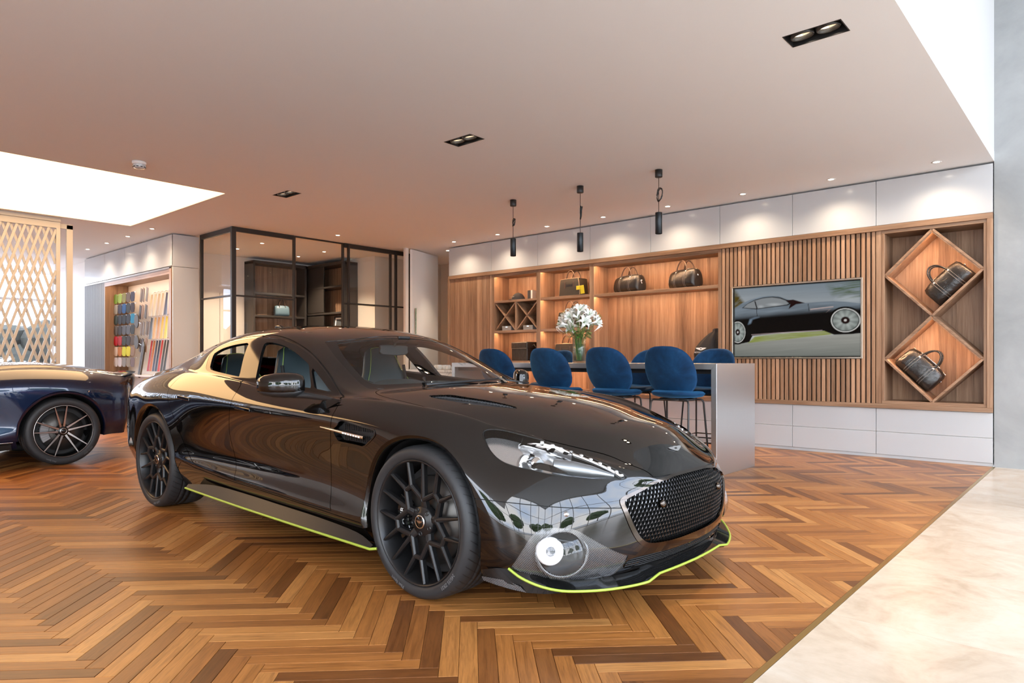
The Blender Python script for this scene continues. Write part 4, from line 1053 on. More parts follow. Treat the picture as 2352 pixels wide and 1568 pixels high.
for r_i, (z1, z0) in enumerate(((2.24, 1.86), (1.84, 1.46), (1.44, .90))):
    for c_i, col in enumerate(BC[r_i]):
        x = -12.62+c_i*(.80/len(BC[r_i]))
        t = thing('hanging_strap', '%s leather strap hanging in the %s row, %s from the left' % (BN[r_i], ('top', 'middle', 'bottom')[r_i], ORD[c_i]), 'strap', (x, DY+.17, z1), 0, 'leather straps hanging on the sample board')
        w = .37/len(BC[r_i])
        b = MB(); rows = []
        for s in (0, .25, .5, .75, 1): rows.append([(-.10*s*(r_i == 2)+q*w*(.45+.55*s), -.03*s+.010*math.cos(q*9), -s*(z1-z0)) for q in (-1, -.5, 0, .5, 1)])
        b.grid(rows).build('strap', mat('strap_%d_%d' % (r_i, c_i), col, .42), t, recalc=False)
        MB().tube([(0, 0, -.01), (0, .0, .03), (0, .05, .04), (0, .09, .03)], .004, 6).build('hook', m_chrome, t)

# ================================================================== LATTICE SCREEN
ls = thing('lattice_screen', 'tall white lattice screen of crossing slats behind the blue car', 'screen', (-11.42, 0, 0))
m_lat = mat('screen_white', (.40, .39, .38), .5)
LY0, LY1, LZ0, LZ1 = -2.0, 3.05, .06, 2.99
def lbx(nm, y0, y1, z0, z1, x0=-.03, x1=.03): MB().box(x0, x1, y0, y1, z0, z1).build(nm, m_lat, ls, .002)
lbx('stile', LY1-.05, LY1, .0, LZ1); lbx('stile', LY0, LY0+.05, .0, LZ1); lbx('head_rail', LY0, LY1, LZ1-.0, LZ1+.09); lbx('bottom_rail', LY0, LY1, 0, LZ0)
lbx('fascia', LY0, LY1, LZ1+.09, CH, -.06, .05)
lbx('outer_post', 3.14, 3.22, 0, 3.06, -.05, -.01); lbx('outer_head', LY1, 3.22, 3.0, 3.07, -.05, -.01)
dzdy = 3.15
def clipline(y0, slope):
    """segment of z = LZ0 + slope*(y-y0) inside the frame"""
    ya, yb = LY0+.05, LY1-.05; pts = []
    za, zb = LZ0+slope*(ya-y0), LZ0+slope*(yb-y0)
    lo, hi = 0., 1.
    for p, q in ((za-LZ0, zb-LZ0), (LZ1-za, LZ1-zb)):
        if p < 0 and q < 0: return None
        if p < 0: lo = max(lo, p/(p-q))
        elif q < 0: hi = min(hi, p/(p-q))
    if lo >= hi: return None
    f = lambda t: (ya+(yb-ya)*t, za+(zb-za)*t)
    return f(lo), f(hi)
pit = .094; skip = {(1, 30), (1, 41), (-1, 36), (-1, 52), (1, 55), (-1, 64), (1, 62)}
for sgn in (1, -1):
    for k in range(-6, 84):
        if (sgn, k) in skip: continue
        c = clipline(LY0-1.0+k*pit, sgn*dzdy)
        if not c or abs(c[0][1]-c[1][1]) < .12: continue
        (ya, za), (yb, zb) = c
        MB().bar((sgn*.011, ya, za), (sgn*.011, yb, zb), .022, .032, up=(0, 1, 0)).build('lattice_slat', m_lat, ls)
# ================================================================== CARS
m_paint = mat('black_car_paint', (.0035, .003, .0028), .05, spec=.04, coat=1., coat_rough=.0); bsdf(m_paint).inputs['Coat IOR'].default_value = 1.58
m_blue = mat('midnight_blue_paint', (.003, .013, .048), .34, metal=.6, spec=.3, coat=1., coat_rough=.005); bsdf(m_blue).inputs['Coat IOR'].default_value = 1.6
m_gloss = mat('gloss_black_trim', (.006, .006, .006), .06, spec=.5)
m_rub = mat('tyre_rubber', (.028, .030, .032), .52, spec=.4)
_n, _l = nodes_of(m_rub); _tc = _n.new('ShaderNodeTexCoord'); _sx = _n.new('ShaderNodeSeparateXYZ'); _l.new(_tc.outputs['Object'], _sx.inputs[0])
def _mth(op, a, b=None, c=None):
    q = _n.new('ShaderNodeMath'); q.operation = op
    for k, v in enumerate((a, b, c)):
        if v is None: continue
        if isinstance(v, (int, float)): q.inputs[k].default_value = v
        else: _l.new(v, q.inputs[k])
    return q.outputs[0]
_ang = _mth('MULTIPLY', _mth('ADD', _mth('DIVIDE', _mth('ARCTAN2', _sx.outputs[2], _sx.outputs[0]), 2*math.pi), _mth('MULTIPLY', _sx.outputs[1], .28)), 54)
_line = _mth('LESS_THAN', _mth('ABSOLUTE', _mth('SUBTRACT', _mth('FRACT', _ang), .5)), .055)
_rad = _mth('SQRT', _mth('ADD', _mth('MULTIPLY', _sx.outputs[0], _sx.outputs[0]), _mth('MULTIPLY', _sx.outputs[2], _sx.outputs[2])))
_sipe = _mth('MULTIPLY', _line, _mth('GREATER_THAN', _rad, .3445))
setcol(m_rub, mixc(m_rub, (.022, .023, .025), (.004, .004, .004), _sipe)); bump(m_rub, _mth('SUBTRACT', 1, _sipe), .6, .004)
m_groove = mat('seam_shadow', (.004, .004, .004), .7)
m_rimb = mat('satin_black_alloy', (.016, .016, .017), .34, metal=.4, spec=.6)
m_lime = mat('lime_pinstripe', (.31, .41, .05), .35)
m_cloth = mat('black_interior', (.010, .010, .011), .7)
m_seat = mat('blue_grey_leather', (.045, .065, .075), .38, spec=.5)
m_lstitch = mat('lime_stitch', (.42, .60, .12), .6)
m_cargl = thin_glass('car_glass', (.80, .86, .85), 1.0)
m_lens = thin_glass('lamp_lens', (.97, .98, .98), 1.2)
m_disc = mat('brake_disc', (.09, .085, .08), .42, metal=.8)
m_carbon = mat('carbon_fibre', (.02, .02, .021), .25, spec=.6, coat=1., coat_rough=.03)
_n, _l = nodes_of(m_carbon); _tc = _n.new('ShaderNodeTexCoord'); _w = _n.new('ShaderNodeTexWave'); _w.bands_direction = 'DIAGONAL'; _w.inputs['Scale'].default_value = 62
_l.new(_tc.outputs['Object'], _w.inputs['Vector'])
setcol(m_carbon, ramp(m_carbon, _w.outputs['Fac'], [(.35, (.008, .008, .009)), (.65, (.10, .10, .105))]))
m_skirt = mat('satin_carbon', (.018, .0175, .017), .34, spec=.2)
m_halo = mat('frosted_lamp_ring', (.72, .73, .76), .4, emit=(.85, .88, 1.), emit_s=.06)

def pchip(xs, ys):
    xs = np.asarray(xs, float); ys = np.asarray(ys, float)
    o = np.argsort(xs); xs = xs[o]; ys = ys[o]
    h = np.diff(xs); d = np.diff(ys)/h
    m = np.zeros(len(xs)); m[0] = d[0]; m[-1] = d[-1]
    for i in range(1, len(xs)-1):
        if d[i-1]*d[i] > 0:
            w1 = 2*h[i]+h[i-1]; w2 = h[i]+2*h[i-1]; m[i] = (w1+w2)/(w1/d[i-1]+w2/d[i])
    def f(x):
        x = min(max(x, xs[0]), xs[-1]); i = min(max(int(np.searchsorted(xs, x))-1, 0), len(xs)-2); t = (x-xs[i])/h[i]
        return float((2*t**3-3*t*t+1)*ys[i]+(t**3-2*t*t+t)*h[i]*m[i]+(-2*t**3+3*t*t)*ys[i+1]+(t**3-t*t)*h[i]*m[i+1])
    return f
def subdivision_fit(V, F, it=40):
    """shift a quad cage until its subdivision surface runs through the given points"""
    n = len(V); ef = {}
    for f in F:
        for a, b in zip(f, f[1:]+f[:1]): k = (min(a, b), max(a, b)); ef[k] = ef.get(k, 0)+1
    nb = [[] for _ in range(n)]; bnd = [[] for _ in range(n)]; dg = [[] for _ in range(n)]
    for (a, b), c in ef.items():
        nb[a].append(b); nb[b].append(a)
        if c == 1: bnd[a].append(b); bnd[b].append(a)
    for f in F:
        for k in range(4): dg[f[k]].append(f[(k+2) % 4])
    M_ = np.zeros((n, n))
    for i in range(n):
        if bnd[i]:
            M_[i, i] = 4/6
            for j in bnd[i]: M_[i, j] += 2/6/len(bnd[i])
        else:
            k = len(nb[i]); t = k*(k+5.); M_[i, i] = k*k/t
            for j in nb[i]: M_[i, j] += 4/t
            for j in dg[i]: M_[i, j] += 1/t
    P = V.copy()
    for _ in range(it): P = P+(V-M_ @ P)
    return P
def lattice(front, rear, side, centre, rows6, p_of):
    pts = []
    def add(x, s, z): pts.append((x, s, z)); return len(pts)-1
    hull = [[add(*q) for q in col] for col in front]
    deck = [[hull[k][6] for k in (6, 5, 4, 3, 2, 1, 0)]]
    for x6, x9, x12, z12 in centre:
        col = [add(x6, rows6[k][0](x6), rows6[k][1](x6)) for k in range(7)]; hull.append(col)
        y6, z6, y9, z9 = rows6[6][0](x6), rows6[6][1](x6), side[0](x9), side[1](x9)
        d = [col[6]]; l1, l2, b1_, b2_ = p_of(x6)['rail']
        for l, b in ((l1, b1_), (l2, b2_)): d.append(add(x6+(x9-x6)*l, y6+(y9-y6)*l+b[0], z6+(z9-z6)*l+b[1]))
        d.append(add(x9, y9, z9)); p = p_of(x6)['crown']
        for r, wx in ((.70, .52), (.36, .87), (0., 1.)): d.append(add(x9+(x12-x9)*wx, y9*r, z12-(z12-z9)*r**p))
        deck.append(d)
    rc = [[add(*q) for q in col] for col in rear]; hull += rc; deck.append([c[6] for c in rc])
    F = [[a[k], b[k], b[k+1], a[k+1]] for L_ in (hull, deck) for a, b in zip(L_[:-1], L_[1:]) for k in range(6)]
    P = pts; V = [(x, -s, z) for x, s, z in P]; mp = []
    for i, (x, s, z) in enumerate(P):
        if abs(s) < 1e-6: mp.append(i)
        else: mp.append(len(V)); V.append((x, s, z))
    F2 = [list(f) for f in F]+[[mp[i] for i in reversed(f)] for f in F]
    return np.array(V, float), F2
def subdivided(V, F, lv=3):
    me = bpy.data.meshes.new('cage'); me.from_pydata(V.tolist(), [], F); o = bpy.data.objects.new('cage', me); COL.objects.link(o)
    md = o.modifiers.new('s', 'SUBSURF'); md.levels = lv
    dg = bpy.context.evaluated_depsgraph_get(); ev = bpy.data.meshes.new_from_object(o.evaluated_get(dg))
    n = len(ev.vertices); P = np.zeros(n*3); ev.vertices.foreach_get('co', P); P = P.reshape(-1, 3)
    q = np.zeros(len(ev.polygons)*4, int); ev.polygons.foreach_get('vertices', q); q = q.reshape(-1, 4)
    bpy.data.objects.remove(o); bpy.data.meshes.remove(me); bpy.data.meshes.remove(ev)
    T = np.concatenate([q[:, [0, 1, 2]], q[:, [0, 2, 3]]])
    return P, T
def vnormals(P, T):
    fn = np.cross(P[T[:, 1]]-P[T[:, 0]], P[T[:, 2]]-P[T[:, 0]]); N = np.zeros_like(P)
    for k in range(3): np.add.at(N, T[:, k], fn)
    N /= np.linalg.norm(N, axis=1)[:, None]+1e-12
    return N
class Surf:
    """triangulated car skin that can be cut along the zero line of a function"""
    def __init__(s, P, T):
        s.P, s.T = P, T; s.N = vnormals(P, T)
        if s.N[np.argmax(P[:, 2]), 2] < 0: s.T = T[:, ::-1].copy(); s.N = -s.N
        s.id = np.zeros(len(s.T), int)
    def cut(s, fn):
        g = fn(s.P); g = np.where(np.abs(g) < 2e-5, 0., g); gt = g[s.T]
        mx = (gt.max(1) > 0) & (gt.min(1) < 0); keep = ~mx
        newT, newI, P2, N2, cache = [], [], [], [], {}
        n0 = len(s.P)
        def mid(a, b):
            k = (a, b) if a < b else (b, a)
            if k not in cache:
                t = g[a]/(g[a]-g[b]); P2.append(s.P[a]+(s.P[b]-s.P[a])*t)
                nn = s.N[a]+(s.N[b]-s.N[a])*t; N2.append(nn/np.linalg.norm(nn)); cache[k] = n0+len(P2)-1
            return cache[k]
        for ti in np.nonzero(mx)[0]:
            t = [int(k) for k in s.T[ti]]; sg = [np.sign(g[k]) for k in t]; out = []
            if 0 in sg:
                z = sg.index(0); a, b, c = t[z], t[(z+1) % 3], t[(z+2) % 3]; m_ = mid(b, c); out = [(a, b, m_), (a, m_, c)]
            else:
                pos = [k for k in range(3) if sg[k] > 0]; lone = pos[0] if len(pos) == 1 else [k for k in range(3) if sg[k] < 0][0]
                a, b, c = t[lone], t[(lone+1) % 3], t[(lone+2) % 3]; ab, ac = mid(a, b), mid(a, c)
                out = [(a, ab, ac), (ab, b, c), (ab, c, ac)]
            newT += out; newI += [s.id[ti]]*len(out)
        if P2:
            s.P = np.concatenate([s.P, np.array(P2)]); s.N = np.concatenate([s.N, np.array(N2)])
            s.T = np.concatenate([s.T[keep], np.array(newT, int)]); s.id = np.concatenate([s.id[keep], np.array(newI, int)])
        g = fn(s.P); gt = g[s.T]
        inside = gt[np.arange(len(gt)), np.abs(gt).argmax(1)] < 0
        return inside
    def region(s, fn, newid, only=None, seam=0., seamid=None):
        """give newid to the faces where fn < 0; with a seam, a thin border strip gets seamid"""
        if seam: s.cut(lambda P: fn(P)-seam); s.cut(lambda P: fn(P)+seam)
        if not seam:
            ins = s.cut(fn); sel = ins if only is None else ins & np.isin(s.id, only); s.id[sel] = newid
        else:
            g = fn(s.P)[s.T]; e = g[np.arange(len(g)), np.abs(g).argmax(1)]; c = g.mean(1)
            ok = np.ones(len(s.T), bool) if only is None else np.isin(s.id, only)
            s.id[ok & (c < -seam)] = newid; s.id[ok & (np.abs(c) <= seam)] = seamid
    def part(s, ids, name, m, parent, side=None, rim=.010, offset=0., loc=None, smooth=True, extra=None):
        sel = np.isin(s.id, ids)
        cen = s.P[s.T].mean(1)
        if side == 'R': sel &= cen[:, 1] < 0
        if side == 'L': sel &= cen[:, 1] >= 0
        if extra is not None: sel &= extra(cen)
        T = s.T[sel]
        if len(T) == 0: return None
        used, inv = np.unique(T, return_inverse=True); T = inv.reshape(-1, 3)
        P = s.P[used]; N = s.N[used]; P = P+N*offset
        if loc is not None: P = P-np.array(loc)
        faces = T.tolist(); nors = [N[i] for t in faces for i in t]
        V = P.tolist()
        if rim:
            ec = {}
            for a, b, c in faces:
                for e in ((a, b), (b, c), (c, a)): ec[e] = 1
            bd = [e for e in ec if (e[1], e[0]) not in ec]
            mpv = {}
            for a, b in bd:
                for k in (a, b):
                    if k not in mpv: mpv[k] = len(V); V.append((P[k]-N[k]*rim).tolist())
            for a, b in bd:
                faces.append([b, a, mpv[a], mpv[b]])
                e = P[b]-P[a]; nn = np.cross(e, N[a]); l_ = np.linalg.norm(nn); nn = nn/l_ if l_ > 1e-9 else N[a]
                nors += [nn*1.0]*4
        me = bpy.data.meshes.new(name); me.from_pydata(V, [], faces)
        me.polygons.foreach_set('use_smooth', [True]*len(faces))
        me.normals_split_custom_set([tuple(v) for v in nors])
        me.materials.append(m)
        return link(name, me, parent, loc)
def sdf2(Q, poly):
    """signed distance of 2-D points to a closed polygon, negative inside"""
    poly = np.asarray(poly, float); d = np.full(len(Q), 1e9); ins = np.zeros(len(Q), bool)
    lo, hi = poly.min(0)-.25, poly.max(0)+.25
    near = ((Q > lo) & (Q < hi)).all(1); q = Q[near]; dn = np.full(len(q), 1e9); i_ = np.zeros(len(q), bool)
    for a, b in zip(poly, np.roll(poly, -1, 0)):
        e = b-a; w = q-a; t = np.clip((w @ e)/(e @ e+1e-12), 0, 1); dd = np.linalg.norm(w-t[:, None]*e, axis=1); dn = np.minimum(dn, dd)
        c1 = q[:, 1] >= a[1]; c2 = q[:, 1] < b[1]; c3 = e[0]*w[:, 1] > e[1]*w[:, 0]
        i_ ^= (c1 & c2 & c3) | (~c1 & ~c2 & ~c3)
    d[near] = dn; ins[near] = i_; d = np.where(near, d, .25)
    return np.where(ins, -d, d)
def side_fn(poly, ymin=.35):
    return lambda P: np.where(np.abs(P[:, 1]) > ymin, sdf2(P[:, [0, 2]], poly), .25)
def front_fn(poly, xmin=.12, zmin=-1):
    return lambda P: np.where((P[:, 0] > xmin) & (P[:, 2] > zmin), sdf2(np.stack([np.abs(P[:, 1]), P[:, 2]], 1), poly), .25)
def plan_fn(poly, zmin=.5):
    return lambda P: np.where(P[:, 2] > zmin, sdf2(np.stack([P[:, 0], np.abs(P[:, 1])], 1), poly), .25)
def ell_fn(cx_, cz_, rx, rz, ymin=.45):
    return lambda P: np.where(np.abs(P[:, 1]) > ymin, (np.sqrt(((P[:, 0]-cx_)/rx)**2+((P[:, 2]-cz_)/rz)**2)-1)*rx, .25)

# ------------------------------------------------------------------ wheels
def tyre(W_, rin=.264, rout=.3525, nb=46):
    prof = [(rin, .008, 0), (rin+.006, -.003, 0), (rin+.25*(rout-rin), -.010, 0), (rin+.55*(rout-rin), -.011, 0), (rout-.018, -.006, 0), (rout-.007, .008, .5), (rout-.0015, .026, 1), (rout, .045, 1), (rout, .070, 1)]
    for gx in (.078, .118, .158):
        if gx < W_-.06: prof += [(rout, gx-.0045, .2), (rout-.007, gx-.004, 0), (rout-.007, gx+.004, 0), (rout, gx+.0045, .2)]
    prof += [(rout, W_-.045, 1), (rout-.0015, W_-.026, 1), (rout-.007, W_-.008, .5), (rout-.018, W_+.006, 0), (rin+.3*(rout-rin), W_+.010, 0), (rin, W_-.006, 0)]
    angs = [2*math.pi*k/120 for k in range(120)]
    rows = [[(r*math.cos(a), h, r*math.sin(a)) for a in angs] for r, h, _ in prof]
    me = MB().grid(rows, True, True).mesh('tyre'); me.materials.append(m_rub)
    return me
def arc_text(txt, size, r, a0, h, m):
    me = text_mesh(txt, size, .0004); me.materials.append(m)
    for v in me.vertices:
        a = a0+v.co.x/r; rr = r+v.co.y; v.co = (rr*math.sin(a), h-v.co.z, rr*math.cos(a))
    return me
def wheel_parts(style, W_):
    """list of (name, mesh, offset) with the outer face towards -Y"""
    L_ = []; K_ = 1.085 if style == 'mesh' else 1.02
    lip = MB().lathe([(r*K_, h) for r, h in [(.2665, .012), (.2665, -.002), (.262, -.004), (.257, .004), (.252, .030), (.243, .060), (.238, W_-.03), (.255, W_-.01)]], 72, axis='Y')
    me = lip.mesh('wheel'); me.materials.append(m_rimb if style == 'mesh' else m_gloss); L_.append(('wheel', me, 0))
    L_.append(('tyre', tyre(W_, .264*K_), 1))
    me = MB().lathe([(.06, .085), (.205, .085), (.205, .115), (.06, .115)], 48, axis='Y').mesh('brake_disc'); me.materials.append(m_disc); L_.append(('brake_disc', me, 1))
    me = MB().lathe([(0, .13), (.25, .13)], 48, axis='Y').mesh('inner_shade'); me.materials.append(m_dark); L_.append(('inner_shade_disc', me, 1))  # last: black disc standing in for the shade behind the spokes
    ca = MB(); A_ = [R(150+8*k) for k in range(9)]
    for a, b in zip(A_[:-1], A_[1:]): ca.add([(r*math.cos(g), y, r*math.sin(g)) for g in (a, b) for r, y in ((.125, .055), (.205, .055), (.205, .15), (.125, .15))], [(0,1,5,4),(1,2,6,5),(3,0,4,7),(0,3,2,1),(4,5,6,7)])
    me = ca.mesh('brake_caliper', .003); me.materials.append(m_gloss if style == 'mesh' else mat('grey_caliper', (.35, .36, .37), .35, metal=.5)); L_.append(('brake_caliper', me, 1))
    if style == 'mesh':
        me = text_mesh('AMR', .040, .0008); me.materials.append(m_print)
        for v in me.vertices: x, y, z = v.co; v.co = (-.165-y*.9, .0535-z, x)
        L_.append(('lettering', me, 1))
    def pt(r, a, h): return Vector((r*K_*math.sin(a), h, r*K_*math.cos(a)))
    sp_ = []
    if style == 'mesh':
        for k in range(5):
            a = R(72*k+6); s36 = R(36)
            sp_ += [[(.050, a, .036, .044), (.098, a, .022, .034)], [(.098, a, .022, .026), (.258, a, .006, .013)]]
            for sg in (-1, 1):
                sp_.append([(.094, a, .022, .026), (.160, a+sg*s36*.80, .016, .024)])
                sp_.append([(.158, a+sg*s36*.80, .016, .023), (.258, a+sg*s36*.60, .006, .014)])
                if sg == 1: sp_.append([(.156, a+s36*.80, .016, .024), (.156, a+s36*1.2, .016, .024)])
        msp = m_rimb
    else:
        for k in range(10):
            a = R(36*k+9); tw = R(9 if k % 2 else -3); sp_.append([(.045, a, .030, .026), (.258, a+tw, .004, .011 if k % 2 else .013)])
        msp = m_gloss
    for pts in sp_:
        (r0, a0, h0, w0), (r1, a1, h1, w1) = pts
        A, B = pt(r0, a0, h0), pt(r1, a1, h1); t = (B-A).normalized(); u = Vector((0, -1, 0)); sd = t.cross(u).normalized()
        vs_ = []
        for p, w in ((A, w0), (B, w1)):
            for q, d in ((-.5, .030), (-.5, .008), (-.22, 0), (.22, 0), (.5, .008), (.5, .030)): vs_.append(p+sd*(q*w)-u*d)
        b = MB().add(vs_, [(i, i+1, 6+i+1, 6+i) for i in range(5)]+[(5,0,6,11),(0,1,2,3,4,5),(11,10,9,8,7,6)])
        me = b.mesh('spoke', .0012); me.materials.append(msp); L_.append(('spoke', me, 1))
        if style != 'mesh':
            f = [vs_[i]+u*.0006 for i in (2, 3, 9, 8)]; f = [f[0]-sd*w0*.16, f[1]+sd*w0*.16, f[2]+sd*w1*.16, f[3]-sd*w1*.16]
            me = MB().add(f, [(0,1,2,3)]).mesh('spoke_face'); me.materials.append(MATS.get('machined') or mat('machined', (.72, .68, .66), .28, metal=1.)); L_.append(('spoke_face', me, 1))
    me = MB().lathe([(.0, .026), (.030, .026), (.034, .020), (.040, .028), (.066, .032), (.072, .04), (.070, .07)], 40, axis='Y').mesh('hub'); me.materials.append(msp); L_.append(('hub', me, 1))
    me = MB().lathe([(0, .0185), (.026, .019), (.030, .024)], 32, axis='Y').mesh('centre_cap'); me.materials.append(m_gloss); L_.append(('centre_cap', me, 1))
    me = MB().lathe([(.027, .0185), (.030, .0175), (.032, .022)], 32, axis='Y').mesh('cap_ring'); me.materials.append(m_chrome); L_.append(('cap_ring', me, 1))
    me = MB().prism([(a*.022, c*.03) for a, c in [(-1, .16), (-.30, .18), (.30, .18), (1, .16), (.5, -.10), (0, -.24), (-.5, -.10)]], (0, -.001, 0), (0, .0182, 0)).mesh('wing_emblem'); me.materials.append(m_chrome); L_.append(('wing_emblem', me, 1))
    for k in range(5):
        p = pt(.053, R(72*k+42), .030); me = MB().lathe([(0, .002), (.008, .002), (.0085, -.002), (.011, -.003), (.011, .01)], 14, tuple(p), 'Y').mesh('wheel_nut'); me.materials.append(m_rimb); L_.append(('wheel_nut', me, 1))
    for txt, a0 in (('Pilot Sport', 180+22), ('245/35 ZR21', 180-45)):
        L_.append(('lettering', arc_text(txt, .022, .318, R(a0), -.0125, MATS.get('tyre_print') or mat('tyre_print', (.14, .14, .145), .6)), 1))
    if style != 'mesh':
        me = MB().lathe([(r*K_, h) for r, h in [(.2655, -.0025), (.263, -.0045), (.2585, .002)]], 72, axis='Y').mesh('rim_edge'); me.materials.append(MATS['machined']); L_.append(('rim_edge', me, 1))
    return L_
def place_wheel(car, parts, x, y, z, flip, spin, label=None):
    root = None
    for nm, me, lv in parts:
        if lv == 0:
            root = link(nm, me, car, (x, y, z), (0, 0, math.pi if flip else 0))
            if label: root['label'] = label
        else: link(nm, me, root)
    root.rotation_euler = (0, R(spin), math.pi if flip else 0)
    return root

# ------------------------------------------------------------------ the black saloon
def saloon_cage():
    ks = [.36, .0, -.4, -.8, -1.3, -1.8, -2.3, -2.7, -3.0, -3.35, -3.65]
    tab = [([.875,.875,.87,.868,.868,.868,.868,.875,.875,.86,.81],[.195,.19,.178,.172,.17,.17,.18,.21,.22,.25,.28]),
     ([.91,.935,.932,.93,.934,.938,.946,.955,.953,.925,.87],[.27,.275,.285,.302,.322,.338,.362,.37,.37,.38,.40]),
     ([.92,.948,.915,.902,.906,.914,.938,.964,.962,.935,.88],[.37,.38,.385,.40,.415,.425,.44,.455,.46,.47,.48]),
     ([.922,.95,.915,.900,.903,.912,.935,.967,.968,.94,.885],[.46,.52,.55,.56,.57,.58,.59,.60,.60,.59,.58]),
     ([.905,.945,.944,.94,.942,.944,.95,.966,.965,.935,.88],[.585,.695,.735,.752,.765,.785,.795,.795,.785,.765,.73]),
     ([.84,.897,.917,.92,.924,.925,.928,.932,.925,.895,.845],[.67,.785,.822,.835,.852,.875,.90,.905,.90,.885,.85]),
     ([.68,.785,.838,.852,.856,.852,.842,.825,.81,.785,.745],[.765,.855,.884,.888,.908,.95,.99,1.005,1.0,.975,.94])]
    rows = [(pchip(ks, y), pchip(ks, z)) for y, z in tab]
    rail_ = [(.80,.42,.63),(.58,.525,.69),(.36,.59,.752),(.13,.645,.802),(-.12,.69,.85),(-.45,.712,.893),(-.72,.712,.925),(-.85,.69,.968),(-1.0,.66,1.04),(-1.2,.62,1.135),(-1.42,.58,1.218),(-1.6,.57,1.258),(-1.9,.562,1.288),(-2.2,.56,1.285),(-2.5,.555,1.258),(-2.8,.56,1.205),(-3.1,.58,1.13),(-3.4,.60,1.05),(-3.75,.62,.985)]
    side = (pchip([r[0] for r in rail_], [r[1] for r in rail_]), pchip([r[0] for r in rail_], [r[2] for r in rail_]))
    centre = [(.27,.54,.745,.738),(.14,.34,.53,.812),(.0,.12,.29,.870),(-.17,-.10,.04,.912),(-.37,-.34,-.18,.938),(-.58,-.55,-.36,.953),(-.76,-.72,-.48,.957),(-.95,-.90,-.66,1.032),(-1.2,-1.15,-.95,1.150),(-1.46,-1.42,-1.27,1.270),(-1.75,-1.72,-1.62,1.330),(-2.05,-2.02,-1.97,1.355),(-2.35,-2.33,-2.33,1.360),(-2.62,-2.62,-2.68,1.348),(-2.85,-2.87,-3.0,1.312),(-3.07,-3.12,-3.3,1.250),(-3.28,-3.35,-3.55,1.175),(-3.48,-3.55,-3.75,1.10),(-3.66,-3.72,-3.9,1.045)]
    def p_of(x):
        if x > -.70: return dict(rail=(.34, .68, (0, .006), (-.004, .0)), crown=2.8)
        if x > -.80: return dict(rail=(.22, .6, (0, .0), (0, .004)), crown=2.4)
        if x > -2.75: return dict(rail=(.13, .58, (-.012, -.012), (.014, .012)), crown=2.3)
        return dict(rail=(.25, .62, (-.01, -.012), (0, -.004)), crown=2.3)
    front = [[(.83,0,.155),(.885,0,.215),(.91,0,.30),(.925,0,.40),(.925,0,.49),(.912,0,.545),(.882,0,.592)],
     [(.825,.165,.155),(.88,.168,.215),(.905,.17,.30),(.92,.17,.40),(.918,.17,.49),(.906,.165,.545),(.876,.16,.595)],
     [(.81,.325,.155),(.857,.33,.215),(.88,.335,.30),(.893,.335,.395),(.89,.33,.49),(.872,.32,.55),(.848,.30,.605)],
     [(.775,.48,.155),(.81,.50,.21),(.832,.508,.30),(.836,.51,.395),(.83,.50,.485),(.805,.475,.56),(.785,.41,.628)],
     [(.705,.64,.155),(.735,.665,.21),(.752,.678,.295),(.756,.677,.39),(.745,.66,.485),(.71,.615,.59),(.685,.495,.662)],
     [(.605,.775,.16),(.63,.80,.21),(.645,.814,.29),(.646,.812,.39),(.63,.79,.49),(.585,.73,.62),(.565,.575,.706)],
     [(.46,.862,.175),(.475,.885,.23),(.485,.895,.31),(.485,.895,.41),(.47,.88,.51),(.43,.805,.645),(.425,.645,.748)]]
    rear = []
    for x, y, zt in [(-3.82,.70,.925),(-3.90,.60,.94),(-3.96,.50,.955),(-4.01,.39,.968),(-4.045,.27,.978),(-4.065,.14,.984),(-4.07,0,.986)]:
        ys = [.95,1.06,1.12,1.13,1.11,1.07,1.0]; xs = [.10,-.02,-.05,-.05,-.05,-.03,0]; zs = [.30,.41,.50,.60,.71,.83,zt]
        rear.append([(x+xs[k], y*ys[k] if y else 0, zs[k]) for k in range(7)])
    return lattice(front, rear, side, centre, rows, p_of)

CARX, CARY = -2.406, 2.98
car = thing('sports_saloon', 'glossy black four door sports saloon with lime pinstripes parked on the herringbone floor', 'car', (CARX, CARY, 0))
V_, F_ = saloon_cage(); V_ = subdivision_fit(V_, F_); P_, T_ = subdivided(V_, F_, 3)
S = Surf(P_, T_)
(SHELL, ARCH, SEAM, DLO_, WIN, WS, FRIT, RW, HOOD, LAMP, BUMP, GRF, GRI, CARB, LMESH, VENT, HVENT, FDOOR, RDOOR, SILL, TAIL, FEND, BOOT, QTR) = range(24)
sm_ = smoothpoly
dlo = sm_([(-2.46, 1.035), (-2.53, 1.10), (-2.575, 1.155), (-2.468, 1.208), (-2.255, 1.238), (-1.981, 1.247), (-1.763, 1.240), (-1.582, 1.213), (-1.385, 1.159), (-1.213, 1.101), (-1.018, 1.016), (-.865, .944), (-.790, .903), (-1.186, .923), (-1.60, .950), (-1.857, .969), (-2.18, .995), (-2.364, 1.014)], 4, True, (2, 12))
w_rear = sm_([(-2.405, 1.040), (-2.46, 1.095), (-2.498, 1.145), (-2.42, 1.182), (-2.26, 1.208), (-2.075, 1.220), (-1.990, 1.085), (-1.925, .989), (-2.15, 1.008), (-2.33, 1.025)], 4, True, (2, 5, 7))
w_front = sm_([(-1.865, 1.216), (-1.75, 1.213), (-1.58, 1.184), (-1.40, 1.132), (-1.228, 1.072), (-1.145, 1.0), (-1.078, .937), (-1.35, .950), (-1.715, .976), (-1.79, 1.10)], 4, True, (0, 4, 6, 8))
w_qtr = sm_([(-1.196, 1.062), (-1.03, .990), (-.90, .930), (-.845, .918), (-1.045, .936), (-1.115, .995)], 4, True, (0, 3, 4))
